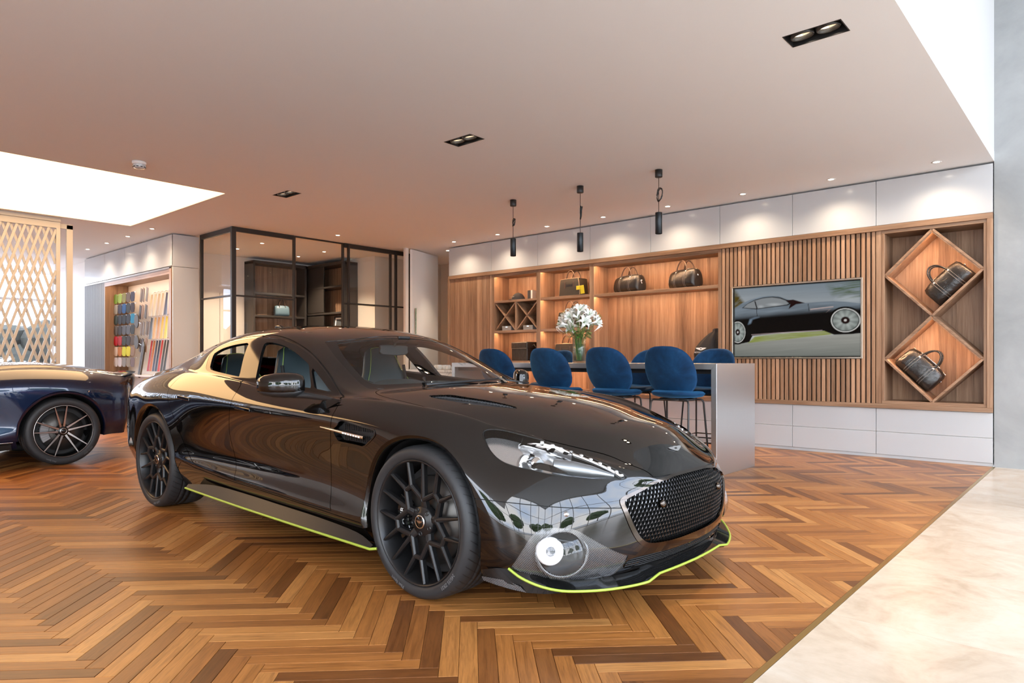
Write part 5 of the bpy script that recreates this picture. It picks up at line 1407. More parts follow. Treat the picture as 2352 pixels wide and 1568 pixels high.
d_front = [(-.792, .912)]+sm_([(-.792, .912), (-.701, .886), (-.672, .855), (-.655, .818), (-.662, .750), (-.715, .58), (-.726, .44), (-.690, .335), (-.67, .310)], 4, False)[1:]+[(-1.0, .318), (-1.35, .334), (-1.715, .348)]+sm_([(-1.715, .348), (-1.722, .377), (-1.805, .562), (-1.812, .660), (-1.778, .760), (-1.745, .844), (-1.773, .934), (-1.85, .975), (-1.90, 1.10), (-1.955, 1.266)], 4, False)[1:]+sm_([(-1.955, 1.266), (-1.805, 1.262), (-1.611, 1.231), (-1.415, 1.180), (-1.241, 1.121), (-1.045, 1.035), (-.792, .912)], 4, False)[1:-1]
d_rear = sm_([(-1.955, 1.266), (-1.90, 1.10), (-1.85, .975), (-1.773, .934), (-1.745, .844), (-1.778, .760), (-1.812, .660), (-1.805, .562), (-1.722, .377), (-1.715, .348)], 4, False)+sm_([(-2.02, .370), (-2.27, .400), (-2.40, .486), (-2.488, .602), (-2.578, .719), (-2.648, .809), (-2.690, .899), (-2.68, .99), (-2.60, 1.06), (-2.62, 1.13), (-2.60, 1.196), (-2.395, 1.244), (-2.15, 1.262)], 4, False)
sill_p = [(-.36, .284), (-.52, .290), (-.93, .305), (-1.39, .326), (-1.82, .341), (-2.24, .370), (-2.44, .40), (-2.6, .30), (-2.6, .05), (-.2, .05), (-.2, .26)]
ws_p = sm_([(-1.24, 0), (-1.243, .15), (-1.258, .32), (-1.29, .44), (-1.345, .535), (-1.15, .592), (-.95, .627), (-.80, .650), (-.715, .655), (-.655, .60), (-.575, .45), (-.52, .25), (-.502, 0)], 4, False, (4, 8))
ws_p = ws_p+[(x, -y) for x, y in ws_p[::-1]][1:-1]
wsi_p = sm_([(-1.195, 0), (-1.20, .15), (-1.215, .30), (-1.245, .41), (-1.285, .485), (-1.12, .55), (-.94, .588), (-.82, .607), (-.755, .600), (-.70, .55), (-.61, .40), (-.56, .22), (-.545, 0)], 4, False, (4, 8))
wsi_p = wsi_p+[(x, -y) for x, y in wsi_p[::-1]][1:-1]
rw_p = sm_([(-2.72, 0), (-2.70, .25), (-2.62, .43), (-2.9, .46), (-3.2, .485), (-3.42, .47), (-3.58, .30), (-3.62, 0)], 4, False, (2, 5)); rw_p = rw_p+[(x, -y) for x, y in rw_p[::-1]][1:-1]
hood_p = sm_([(-.53, 0), (-.545, .25), (-.60, .45), (-.665, .62), (-.645, .665), (-.57, .695), (-.44, .706), (-.12, .688), (.13, .643), (.36, .588), (.56, .50), (.71, .405), (.784, .369), (.847, .314), (.880, .297)], 4, False, (3, 14))+[(1.0, .297)]
hood_p = hood_p+[(x, -y) for x, y in hood_p[::-1]]
hz = lambda P: .578-.0*np.abs(P[:, 1])
_hp = plan_fn(hood_p, .45)
hood_g = lambda P: np.maximum(_hp(P), np.where(P[:, 0] > .5, hz(P)-P[:, 2], -.2))
lamp_p = sm_([(.738, .779), (.719, .783), (.691, .781), (.658, .768), (.615, .747), (.560, .718), (.525, .697), (.505, .674), (.479, .651), (.455, .624), (.432, .600), (.434, .587), (.463, .582), (.540, .588), (.610, .598), (.669, .608), (.717, .618), (.748, .631), (.775, .641), (.793, .655), (.799, .675), (.794, .703), (.781, .731), (.768, .752), (.753, .770)], 3)
bump_p = [(0, .478), (.503, .471), (.631, .482), (.706, .487), (.770, .494), (.845, .504), (.897, .510), (.96, .512), (1.2, .512), (1.2, -.1), (0, -.1)]
bump_p = bump_p+[(-x, z) for x, z in bump_p[::-1]]
gro = sm_([(0, .581), (.156, .580), (.225, .573), (.300, .566), (.371, .543), (.435, .526), (.481, .514), (.502, .500), (.501, .470), (.474, .398), (.437, .336), (.394, .298), (.337, .278), (.227, .270), (.10, .267), (0, .267)], 3, False); gro = gro+[(-x, z) for x, z in gro[::-1]][1:-1]
gri = sm_([(0, .569), (.15, .568), (.22, .562), (.294, .555), (.362, .534), (.425, .516), (.468, .503), (.484, .490), (.478, .462), (.452, .400), (.416, .345), (.378, .314), (.33, .298), (.227, .290), (.10, .287), (0, .287)], 3, False); gri = gri+[(-x, z) for x, z in gri[::-1]][1:-1]
carb_p = sm_([(.872, .243), (.864, .297), (.848, .355), (.832, .386), (.813, .405), (.785, .413), (.741, .409), (.701, .400), (.662, .373), (.600, .331), (.523, .287), (.464, .262), (.464, .243), (.476, .216), (.50, .178), (.643, .171), (.757, .173), (.811, .196), (.843, .219)], 3, True, (0, 11, 14))
lm_p = sm_([(.474, .201), (.462, .235), (.392, .248), (.216, .243), (0, .240)], 3, False)+sm_([(0, .190), (.1, .190), (.317, .196), (.474, .201)], 3, False)[:-1]; lm_p = lm_p[:-1] if False else lm_p
lm_full = [p for p in lm_p if True]
vent_p = sm_([(-.585, .783), (-.567, .790), (-.532, .789), (-.461, .780), (-.386, .770), (-.315, .763), (-.283, .755), (-.286, .729), (-.354, .684), (-.392, .669), (-.457, .672), (-.605, .678), (-.627, .698), (-.640, .725), (-.642, .742), (-.604, .762)], 3)
hv_p = sm_([(-.325, .575), (-.305, .548), (-.232, .490), (-.112, .468), (.024, .437), (.164, .413), (.222, .398), (.163, .442), (.039, .510), (-.086, .552), (-.163, .566), (-.25, .578)], 3, True, (6,))
tail_p = [(-3.74, .80), (-3.60, .86), (-3.66, .90), (-4.2, .90), (-4.2, .80)]
S.region(ell_fn(-.008, .345, .408, .408), ARCH); S.region(ell_fn(-2.965, .345, .425, .432), ARCH)
SW_ = .0022
S.region(side_fn(sill_p, .6), SILL, [SHELL], SW_, SEAM)
S.region(front_fn(bump_p, .33), BUMP, [SHELL], .0018, SEAM)
S.region(hood_g, HOOD, [SHELL], SW_, SEAM)
S.region(side_fn(d_front, .45), FDOOR, [SHELL], SW_, SEAM); S.region(side_fn(d_rear, .45), RDOOR, [SHELL], SW_, SEAM)
S.region(side_fn(dlo, .45), DLO_, [SHELL, FDOOR, RDOOR, SEAM])
for w in (w_rear, w_front, w_qtr): S.region(side_fn(w, .45), WIN, [DLO_])
S.region(plan_fn(ws_p, .9), FRIT, [SHELL, SEAM, HOOD]); S.region(plan_fn(wsi_p, .93), WS, [FRIT])
S.region(plan_fn(rw_p, .95), RW, [SHELL])
S.region(front_fn(lamp_p, .12, .5), LAMP, [SHELL, SEAM], .002, SEAM)
S.region(front_fn(gro, .6), GRF, [SHELL, BUMP, HOOD, SEAM]); S.region(front_fn(gri, .6), GRI, [GRF])
S.region(front_fn(carb_p, .3), CARB, [BUMP, SHELL]); S.region(front_fn(lm_p, .6), LMESH, [BUMP, CARB])
for _s in (-1, 1): S.region(lambda P: np.where(P[:, 1]*_s > 0, np.sqrt(((P-np.array([.700, _s*.742, .302]))**2).sum(1))-.094, .25), ARCH, [CARB, BUMP])
S.region(side_fn(vent_p, .6), VENT, [SHELL, FDOOR, SEAM], .003, GRF)
S.region(plan_fn(hv_p, .7), HVENT, [HOOD])
S.region(side_fn(tail_p, .1), TAIL, [SHELL])
_c = S.P[S.T].mean(1)
S.id[(S.id == SHELL) & (_c[:, 0] > -.85) & (_c[:, 2] < 1.0)] = FEND
S.id[(S.id == FEND) & (_c[:, 0] < -.69) & (np.abs(_c[:, 1]) < .74)] = SHELL

SIDES = (('R', -1, 'right'), ('L', 1, 'left'))
pn = lambda ids, nm, m=m_paint, **k: S.part(ids, nm, m, car, **k)
o_ = pn([SHELL], 'body_shell'); pn([SEAM], 'shut_lines', m_groove, rim=0, offset=-.006)
hood = pn([HOOD], 'bonnet'); bumper = pn([BUMP], 'front_bumper')
doors = {}
for sd, sg, nm in SIDES:
    pn([FEND], 'front_wing', side=sd); pn([SILL], 'sill', side=sd)
    doors['F'+sd] = pn([FDOOR], 'front_door', side=sd); doors['R'+sd] = pn([RDOOR], 'rear_door', side=sd)
    pn([DLO_], 'window_surround', m_gloss, side=sd, rim=.02, offset=-.001)
    # the door windows are wound down; the small fixed panes stay
    for nm2, f in (('quarter_glass', lambda c: (c[:, 0] >= -1.05-.62*(c[:, 2]-.93)) & (c[:, 0] > -1.3)),):
        pn([WIN], nm2, m_cargl, side=sd, rim=0, offset=-.012, extra=f)
    pn([TAIL], 'tail_lamp', mat('tail_lamp_red', (.25, .004, .004), .1), side=sd)
pn([WS], 'windscreen', m_cargl, rim=0, offset=-.004); pn([FRIT], 'windscreen_surround', m_gloss, offset=-.002)
pn([RW], 'rear_window', m_cargl, rim=0, offset=-.004)

# grille: frame, mesh of small hexagons, studs
m_gframe = mat('black_chrome', (.10, .085, .075), .10, metal=1.)
gfr = S.part([GRF], 'grille_frame', m_gframe, bumper, rim=.03, offset=.004, extra=lambda c: c[:, 0] > .5)
S.part([GRI], 'grille_backing', m_dark, bumper, rim=0, offset=-.045)
from mathutils.bvhtree import BVHTree
BV = BVHTree.FromPolygons([tuple(p) for p in S.P], [tuple(int(i) for i in t) for t in S.T])
def on_front(y, z):
    h = BV.ray_cast(Vector((2, y, z)), Vector((-1, 0, 0))); return (h[0], h[1]) if h[0] else (None, None)
gm_ = MB(); gd_ = MB(); cw, chh = .0215, .0186
gin = np.array(gri)
row = 0; z = .285
while z < .575:
    y = -.50+(cw/2 if row % 2 else 0)
    while y < .5:
        if sdf2(np.array([[y, z]]), gin)[0] < -.004:
            p, n_ = on_front(y, z)
            if p is not None:
                p = p-n_*.012; tz = Vector((0, 0, 1)); tz = (tz-n_*tz.dot(n_)).normalized(); ty = n_.cross(tz)
                hexa = []
                for r_, d in ((.0122, 0), (.0094, .0035), (.0084, -.006)):
                    hexa.append([p+(ty*math.cos(R(60*k+30))+tz*math.sin(R(60*k+30)))*r_+n_*(d-.0) for k in range(6)])
                gm_.grid(hexa, False, True)
                q = p+n_*.003+tz*.0105; gd_.obox(q, ty*.0016+tz*.0012, tz*.0045-ty*.002, n_*.002)
        y += cw
    z += chh; row += 1
stuff(gm_.build('grille_mesh', mat('grille_black', (.005, .005, .005), .4, spec=.2), gfr, recalc=False))
stuff(gd_.build('grille_glints', mat('grille_bright', (.22, .22, .23), .25, metal=1.), gfr))
for y in (-.28, .28):
    p, n_ = on_front(y, .465)
    MB().lathe([(0, .012), (.010, .011), (.017, .006), (.018, -.004), (.016, -.03)], 20)  .build('grille_stud', m_gframe, gfr, loc=p, rot=n_.to_track_quat('Z', 'Y').to_euler())
# lower mesh intake
S.part([LMESH], 'lower_intake', m_dark, bumper, rim=.0, offset=-.02)
li = MB()
for k in range(5):
    zz = .196+.010*k; pts = []
    for q in range(41):
        y = -.455+.91*q/40; p, n_ = on_front(y, zz+.004*(1-(y/.46)**2))
        if p is not None: pts.append(p-n_*.006)
    li.tube(pts, .0022, 5)
for q in range(46):
    y = -.45+.9*q/45; pts = [on_front(y, zz)[0] for zz in (.196, .215, .236)]
    if all(p is not None for p in pts): li.tube([p-Vector((.008, 0, 0)) for p in pts], .0016, 4)
li.build('intake_mesh', m_rimb, bumper)
# carbon intake panels with round lamps
for sd, sg, nm in SIDES:
    cpn = S.part([CARB], 'intake_panel', m_carbon, bumper, side=sd, rim=.02, offset=-.004)
    c0 = Vector((.700, sg*.742, .302)); out = Vector((.80, sg*.56, .10)).normalized(); up_ = Vector((0, 0, 1)); up_ = (up_-out*up_.dot(out)).normalized(); rt = up_.cross(out)
    def lam(prof, name, m, cen, rx=1., rz=1., par=cpn):
        rows = [[cen+(rt*math.cos(2*math.pi*k/40)*rx+up_*math.sin(2*math.pi*k/40)*rz)*r+out*h for k in range(40)] for r, h in prof]
        return MB().grid(rows, True, True).build(name, m, par)
    lam([(.108, .003), (.100, .010), (.094, .008), (.090, -.004), (.080, -.010)], 'lamp_surround', m_carbon, c0, 1.08, .92)
    lam([(.092, .006), (.070, -.006), (.045, -.012), (.0, -.014)], 'lamp_bowl', m_skirt, c0, 1.06, .92)
    cr = c0+rt*(-.034*sg*-1 if False else 0)+Vector((-.030, sg*.046, .016))
    lam([(.020, .012), (.020, .018), (.028, .026), (.042, .027), (.053, .021), (.057, .010), (.057, -.01)], 'lamp_ring', m_halo, cr, 1., 1.)
    lam([(.020, .014), (0, .013)], 'lamp_centre', mat('lamp_grey', (.10, .10, .11), .2, metal=.6) if sd == 'R' else MATS['lamp_grey'], cr)
    lam([(.097, .012), (.07, .032), (.035, .042), (0, .045)], 'lamp_lens', m_lens, c0, 1.06, .92)
    MB().tube([cr+out*.012+up_*.045+rt*.03, cr+out*.006+up_*.035+rt*.075, c0-out*.008+up_*.03+rt*.08], .006, 8).build('lamp_bracket', m_rimb, cpn)
    # parking sensor
    p, n_ = on_front(sg*.723, .464)
    MB().lathe([(0, .003), (.007, .003), (.0075, .001), (.0115, .0015), (.012, -.003)], 20).build('parking_sensor', m_steel, bumper, loc=p, rot=n_.to_track_quat('Z', 'Y').to_euler())

# headlamps
for sd, sg, nm in SIDES:
    lens = S.part([LAMP], 'headlamp', m_lens, car, side=sd, rim=0, offset=.001); lens['label'] = 'swept back clear headlamp'
    S.part([LAMP], 'lamp_tub', mat('lamp_tub_grey', (.62, .62, .63), .25, metal=.9) if sd == 'R' else MATS['lamp_tub_grey'], lens, side=sd, rim=-.046, offset=-.048)
    def onl(y, z, d):
        p, n_ = on_front(sg*y, z); return p-n_*d, n_
    # chrome bowl, projector and its tube
    pc, pn_ = onl(.690, .672, .035)
    ax = Vector((.80, sg*.25, -.02)).normalized(); q_ = ax.to_track_quat('Z', 'Y').to_euler()
    MB().lathe([(.050, .045), (.044, .015), (.028, -.010), (.0, -.02)], 32).build('reflector_bowl', m_chrome, lens, loc=pc+Vector((-.07, sg*.02, .0)), rot=q_)
    MB().lathe([(0, .020), (.014, .017), (.024, .006), (.027, -.004), (.031, -.006), (.031, -.05)], 32).build('projector', m_chrome, lens, loc=pc, rot=q_)
    MB().lathe([(0, .024), (.013, .0205), (.022, .010)], 28).build('projector_lens', mat('lamp_glass_ball', (.35, .38, .40), .03, spec=1.) if sd == 'R' else MATS['lamp_glass_ball'], lens, loc=pc, rot=q_)
    tp = [onl(.655, .662, .030)[0], onl(.60, .650, .030)[0], onl(.54, .632, .026)[0], onl(.47, .605, .02)[0]]
    MB().tube(tp, [.034, .036, .028, .008], 20).build('lamp_barrel', mat('satin_lamp_grey', (.24, .25, .26), .3, metal=.8) if sd == 'R' else MATS['satin_lamp_grey'], lens)
    # daytime running lamps: a curved row of small crystals
    rowp = [(.610, .738), (.585, .726), (.562, .713), (.540, .699), (.520, .684), (.503, .669), (.487, .653), (.471, .636), (.456, .619), (.445, .604)]
    MB().tube([onl(y, z-.006, .012)[0] for y, z in rowp], .009, 8).build('led_housing', m_chrome, lens)
    for y, z in rowp:
        p, n_ = onl(y, z-.004, .004); u_ = Vector((0, 0, 1)); s_ = u_.cross(n_).normalized(); u_ = n_.cross(s_)
        MB().obox(p, s_*.0085, u_*.006, n_*.005).build('led_crystal', mat('crystal', (.75, .76, .78), .08, metal=.9, emit=(1, 1, 1), emit_s=.12) if 'crystal' not in MATS else MATS['crystal'], lens, .002)
    pts = [onl(*q2, .0)[0] for q2 in lamp_p]
    MB().tube(pts, .0022, 6, True).build('lens_seal', m_rimb, lens)
    wp_ = [(.742, .640), (.722, .655), (.700, .657), (.675, .645), (.650, .616), (.70, .622)]
    MB().add([onl(y, z, -.002)[0] for y, z in wp_], [tuple(range(6)) if sg < 0 else tuple(range(5, -1, -1))]).build('washer_cover', m_paint, lens, recalc=False)

# splitter with its lime edge
LIM = [(.520, -.872, .238), (.580, -.860, .208), (.650, -.822, .180), (.715, -.765, .162), (.775, -.68, .153), (.830, -.585, .149), (.872, -.480, .147), (.896, -.400, .148), (.900, -.375, .152), (.900, -.300, .164), (.915, -.15, .166), (.922, 0, .167)]
def mirror_path(p): return p+[(x, -y, z) for x, y, z in p[::-1]][1:]
lim = smoothpoly(LIM, 4, False, (8, 9)); full = mirror_path(lim)
inn = []
for x, y, z in full:
    r_ = math.hypot(x-.1, y); f = .055/r_ if abs(y) < .8 else .03/r_
    inn.append((x-(x-.1)*f-.02*(abs(y) < .6), y-y*f, z+.028))
spl = MB().strip(full, inn); low = [(x-.012, y*.985, z-.016) for x, y, z in full]; spl.strip(low, full)
spl.strip([(x-.22*min(1, (1.0-abs(y))), y*.8, z) for x, y, z in low], low)
splitter = spl.build('front_splitter', m_gloss, car)
MB().tube([(x+.002, y*1.002, z-.002) for x, y, z in full], .0058, 8).build('lime_pinstripe', m_lime, splitter)
for sd, sg, nm in SIDES:
    top = [(.400, .905, .215), (.47, .892, .232), (.522, .873, .236), (.58, .861, .206), (.65, .823, .178), (.715, .766, .160)]
    bot = [(.405, .902, .168), (.47, .890, .160), (.54, .872, .152), (.60, .85, .147), (.66, .81, .146), (.715, .764, .150)]
    MB().strip([(x, sg*y, z) for x, y, z in top], [(x, sg*y, z) for x, y, z in bot]).build('splitter_end', m_carbon if False else m_gloss, splitter)
    MB().strip([(x, sg*(y+.002), z*.4+.6*b[2]) for (x, y, z), b in zip(top[:4], bot[:4])], [(x, sg*(y+.002), z+.002) for x, y, z in bot[:4]]).build('carbon_edge', m_carbon, splitter)

# side skirts with lime edge
for sd, sg, nm in SIDES:
    xs = [-2.34, -2.0, -1.6, -1.2, -.8, -.45, -.285]
    zl = [.232, .222, .212, .205, .199, .195, .193]; yi = [.955, .935, .928, .925, .925, .93, .955]; zi = [.252, .282, .278, .266, .255, .235, .205]
    lo = smoothpoly([(x, sg*.972, z) for x, z in zip(xs, zl)], 4, False); hi = smoothpoly([(x, sg*y, z) for x, y, z in zip(xs, yi, zi)], 4, False)
    sk = MB().strip(lo, hi); sk.strip([(x, y*.90, z-.012) for x, y, z in lo], lo)
    skirt = sk.build('side_skirt', m_skirt, car)
    MB().tube([(x, y+sg*.002, z-.004) for x, y, z in lo]+[(lo[-1][0]+.03, sg*.955, lo[-1][2]-.0)], .0068, 8).build('lime_pinstripe', m_lime, skirt)

# wing vents
for sd, sg, nm in SIDES:
    v = S.part([VENT], 'wing_vent', m_dark, car, side=sd, rim=-.03, offset=-.032)
    S.part([GRF], 'vent_frame', m_paint, v, side=sd, rim=.035, offset=.003, extra=lambda c: c[:, 0] < 0)
    MB().tube([(-.76, sg*.940, .744), (-.62, sg*.944, .735), (-.50, sg*.945, .726), (-.37, sg*.944, .716)], [.003, .008, .009, .010], 10).build('strake', m_chrome, v)
    for k in range(2):
        z0 = .700+.052*k; g_ = MB()
        for j in range(18): g_.box(-.57+.015*j, -.564+.015*j, sg*.915-.003, sg*.915+.003, z0-.012, z0+.020)
        for j in range(4): g_.box(-.58, -.31, sg*.913-.002, sg*.913+.002, z0-.012+.009*j, z0-.0095+.009*j)
        g_.build('vent_mesh', m_rimb, v)
    for k in range(7): MB().obox((-.535+k*.022, sg*.9535, .7285-.0018*k), (.006, 0, -.0005), (0, .0015, 0), (0, 0, .004)).build('strake_letter', m_whitem, v)
# bonnet vents and badge
for sd, sg, nm in SIDES:
    hvn = S.part([HVENT], 'bonnet_vent', mat('vent_grey', (.035, .036, .038), .45) if sd == 'R' else MATS['vent_grey'], hood, side=sd, rim=-.010, offset=-.012)
    g_ = MB()
    for k in range(26):
        t_ = k/25; x = -.26+.42*t_; y = sg*(.540-.115*t_-.012); zt = BV.ray_cast(Vector((x, y, 2)), Vector((0, 0, -1)))[0]
        w_ = .032*(1-t_)**.5+.006
        g_.bar(zt+Vector((-.008, -w_, -.008)), zt+Vector((.008, w_, -.008)), .004, .004)
    g_.build('vent_mesh', m_rimb, hvn)
hp, hn = (lambda h: (h[0], h[1]))(BV.ray_cast(Vector((.818, 0, 2)), Vector((0, 0, -1))))
bd = wings(hood, .062, hp+hn*.002, (0, 0, 0)); bd.rotation_euler = Matrix((Vector((0, 1, 0)), -hn, Vector((0, 1, 0)).cross(-hn))).transposed().to_euler()

# arch lips and wheel wells
for sd, sg, nm in SIDES:
    for cx_, rx, rz in ((-.008, .408, .408), (-2.965, .425, .432)):
        edge = []
        for k in range(61):
            a = R(-12+204*k/60); x, z = cx_+rx*math.cos(a), .345+rz*math.sin(a)
            h = BV.ray_cast(Vector((x+.0, sg*2, z)), Vector((0, -sg, 0)))
            if h[0]: edge.append(h[0])
        edge = [p for p in edge if abs(p.y) > .7]
        a_ = [Vector((p.x, p.y+sg*.0015, p.z)) for p in edge]; b_ = [Vector((cx_+(p.x-cx_)*.955, p.y-sg*.004, .345+(p.z-.345)*.955)) for p in edge]; c_ = [Vector((q.x, q.y-sg*.06, q.z)) for q in b_]; d_ = [Vector((q.x, sg*.52, q.z)) for q in b_]
        MB().grid([a_, b_, c_]).build('arch_lip', m_paint, car); MB().grid([c_, d_]).build('wheel_well', m_cloth, car)
        MB().add([Vector((q.x, sg*.53, q.z)) for q in b_], [tuple(range(len(b_)))]).build('wheel_well_back', m_cloth, car)
wf, wr = wheel_parts('mesh', .245), wheel_parts('mesh', .295)
place_wheel(car, wf, 0, -.925, .3525, False, 0, 'front wheel with black mesh spokes'); place_wheel(car, wf, 0, .925, .3525, True, 20)
place_wheel(car, wr, -2.985, -.932, .3525, False, 30, 'rear wheel with black mesh spokes'); place_wheel(car, wr, -2.985, .932, .3525, True, 50)

# door mirrors
for sd, sg, nm in SIDES:
    a, b = Vector((-.955, sg*.915, .962)), Vector((-1.155, sg*1.085, .960)); ax = (b-a).normalized(); L2 = (b-a).length; fw = Vector((.62, sg*.60, 0)); fw = (fw-ax*fw.dot(ax)).normalized()
    rows = []
    for s, w, h in [(0., .02, .030), (.04, .050, .050), (.15, .068, .063), (.35, .078, .068), (.6, .076, .066), (.82, .062, .056), (.95, .042, .040), (1., .012, .012)]:
        c = a+ax*(L2*s); ring = []
        for k in range(24):
            g = 2*math.pi*k/24; cc, ss = math.cos(g), math.sin(g); dep = w*(1.0 if cc > 0 else .45)
            ring.append(c+fw*(math.copysign(abs(cc)**.8, cc)*dep)+Vector((0, 0, math.copysign(abs(ss)**.75, ss)*h)))
        rows.append(ring)
    bdy = MB().grid(rows, True, True); bdy.add(rows[0], [tuple(range(24))], True); bdy.add(rows[-1], [tuple(range(23, -1, -1))], True)
    mir = bdy.build('door_mirror', m_paint, doors['F'+sd])
    low_ = [[c+Vector((0, 0, 0)) for c in r_[12:25] + [r_[0]]] for r_ in rows]
    strip_ = MB().grid([[p+Vector((0, 0, -.004))+fw*.002 if p.z < .945 else p for p in r_] for r_ in [[q if q.z < .935 else Vector((q.x, q.y, .935))-fw*.01 for q in r2] for r2 in [[Vector(p) for p in r3] for r3 in rows]]], True, True)
    strip_.build('mirror_base', m_blackm, mir)
    MB().tube([a+ax*.10+Vector((0, 0, -.055)), a+Vector((.03, 0, -.058)), (-.80, sg*.885, .893), (-.70, sg*.868, .884)], [.016, .017, .014, .004], 12).build('mirror_arm', m_blackm, mir)
    MB().add([(-.80, sg*.882, .90), (-.66, sg*.878, .885), (-.74, sg*.915, .84), (-.83, sg*.905, .85), (-.82, sg*.872, .905)], [(0, 1, 2, 3), (0, 3, 4)] if sg < 0 else [(3, 2, 1, 0), (4, 3, 0)]).build('mirror_foot', m_gloss, mir, recalc=False)
    # flush handles
    for nm2, hx, hz_ in (('F', -1.60, .800), ('R', -2.42, .835)):
        p = BV.ray_cast(Vector((hx, sg*2, hz_)), Vector((0, -sg, 0)))
        MB().obox(p[0]+p[1]*.002, (.095, 0, -.006), p[1]*.004, (0, 0, .011)).build('door_handle', m_paint, doors[nm2+sd], .004, 2)

# wipers
for pts in ([(-.62, -.34, .958), (-.55, -.38, .962), (-.50, .0, .985), (-.55, .22, .990)], [(-.60, .32, .958), (-.54, .30, .972), (-.545, .52, .972)]):
    ps = []
    for x, y, z in pts:
        h = BV.ray_cast(Vector((x, y, 2)), Vector((0, 0, -1))); ps.append(h[0]+h[1]*.012)
    MB().tube(ps, [.010, .008, .006, .004] if len(ps) == 4 else [.009, .007, .004], 8).build('wiper', m_blackm, car)
MB().tube([(-2.75, 0, 1.352), (-2.80, 0, 1.375), (-2.87, 0, 1.378), (-2.9, 0, 1.338)], [.012, .014, .012, .006], 8).build('roof_aerial', m_gloss, car)

# cabin
cab = MB().box(-3.1, -.35, -.80, .80, .20, .26).build('cabin_floor', m_cloth, car)
MB().box(-.75, -.40, -.74, .74, .26, .80).build('bulkhead', m_cloth, car)
da = MB(); prof = [(-.52, .86), (-.62, .915), (-.75, .93), (-.92, .925), (-1.02, .88), (-1.05, .80), (-1.00, .70), (-.85, .62)]
rows = [[Vector((x+.05*abs(y)/.75, y, z+(.058*math.exp(-((y+.37)/.20)**2) if -1.03 < x < -.7 else 0))) for x, z in prof] for y in [-.62+1.24*k/24 for k in range(25)]]
dash = da.grid(rows).build('dashboard', mat('slate_dash_leather', (.030, .042, .048), .45), car)
MB().box(-.99, -.84, -.10, .10, .925, .962).build('pop_up_screen', m_seat, dash, .004)
MB().box(-2.6, -.95, -.10, .10, .26, .60).build('centre_tunnel', m_cloth, car, .02)
whl = MB(); ctr = Vector((-1.13, -.37, .80)); tl = R(24)
whl.tube([ctr+Vector((.178*math.sin(g)*math.sin(tl)*-1, .178*math.cos(g), .178*math.sin(g)*math.cos(tl))) for g in [2*math.pi*k/40 for k in range(40)]], .015, 10, True)
swl = whl.build('steering_wheel', m_leather, car)
MB().lathe([(0, .03), (.05, .028), (.062, 0), (.03, -.12)], 24, (0, 0, 0)).build('wheel_boss', m_leather, swl, loc=ctr, rot=(0, R(-66), 0))
for a in (0, 180, 270): MB().bar(ctr, ctr+Vector((-.165*math.sin(R(a))*math.sin(tl), .165*math.cos(R(a)), .165*math.sin(R(a))*math.cos(tl))), .03, .012, up=(1, 0, .4)).build('wheel_spoke', m_leather, swl)
for sg in (-1, 1):
    MB().box(-2.75, -.8, sg*.80-.03, sg*.80+.03, .25, .88).build('door_card', m_cloth, car, .01)
hl = MB().grid([[(BV.ray_cast(Vector((x, y, 3)), Vector((0, 0, -1)))[0]+Vector((0, 0, -.035))) for y in [-.50+.1*k for k in range(11)]] for x in [-1.42-.1*k for k in range(13)]])
hl.build('headlining', m_cloth, car)
MB().box(-3.45, -2.85, -.62, .62, .86, .90).build('parcel_shelf', m_cloth, car, .01)
mr_ = MB().prism(smoothpoly([(-.10, -.02), (.10, -.02), (.115, .02), (.10, .045), (-.10, .045), (-.115, .02)], 3), (-.025, 0, 0), (-1.31, 0, 1.155), (0, 1, 0), (0, 0, 1)).build('rear_view_mirror', m_blackm, car, .004)
MB().tube([(-1.32, 0, 1.19), (-1.29, 0, 1.23), (-1.25, 0, 1.25)], .010, 8).build('mirror_stalk', m_blackm, mr_)
MB().obox((-1.235, 0, 1.238), (.035, 0, .012), (0, .05, 0), (-.004, 0, .012)).build('sensor_pod', m_blackm, mr_, .006)

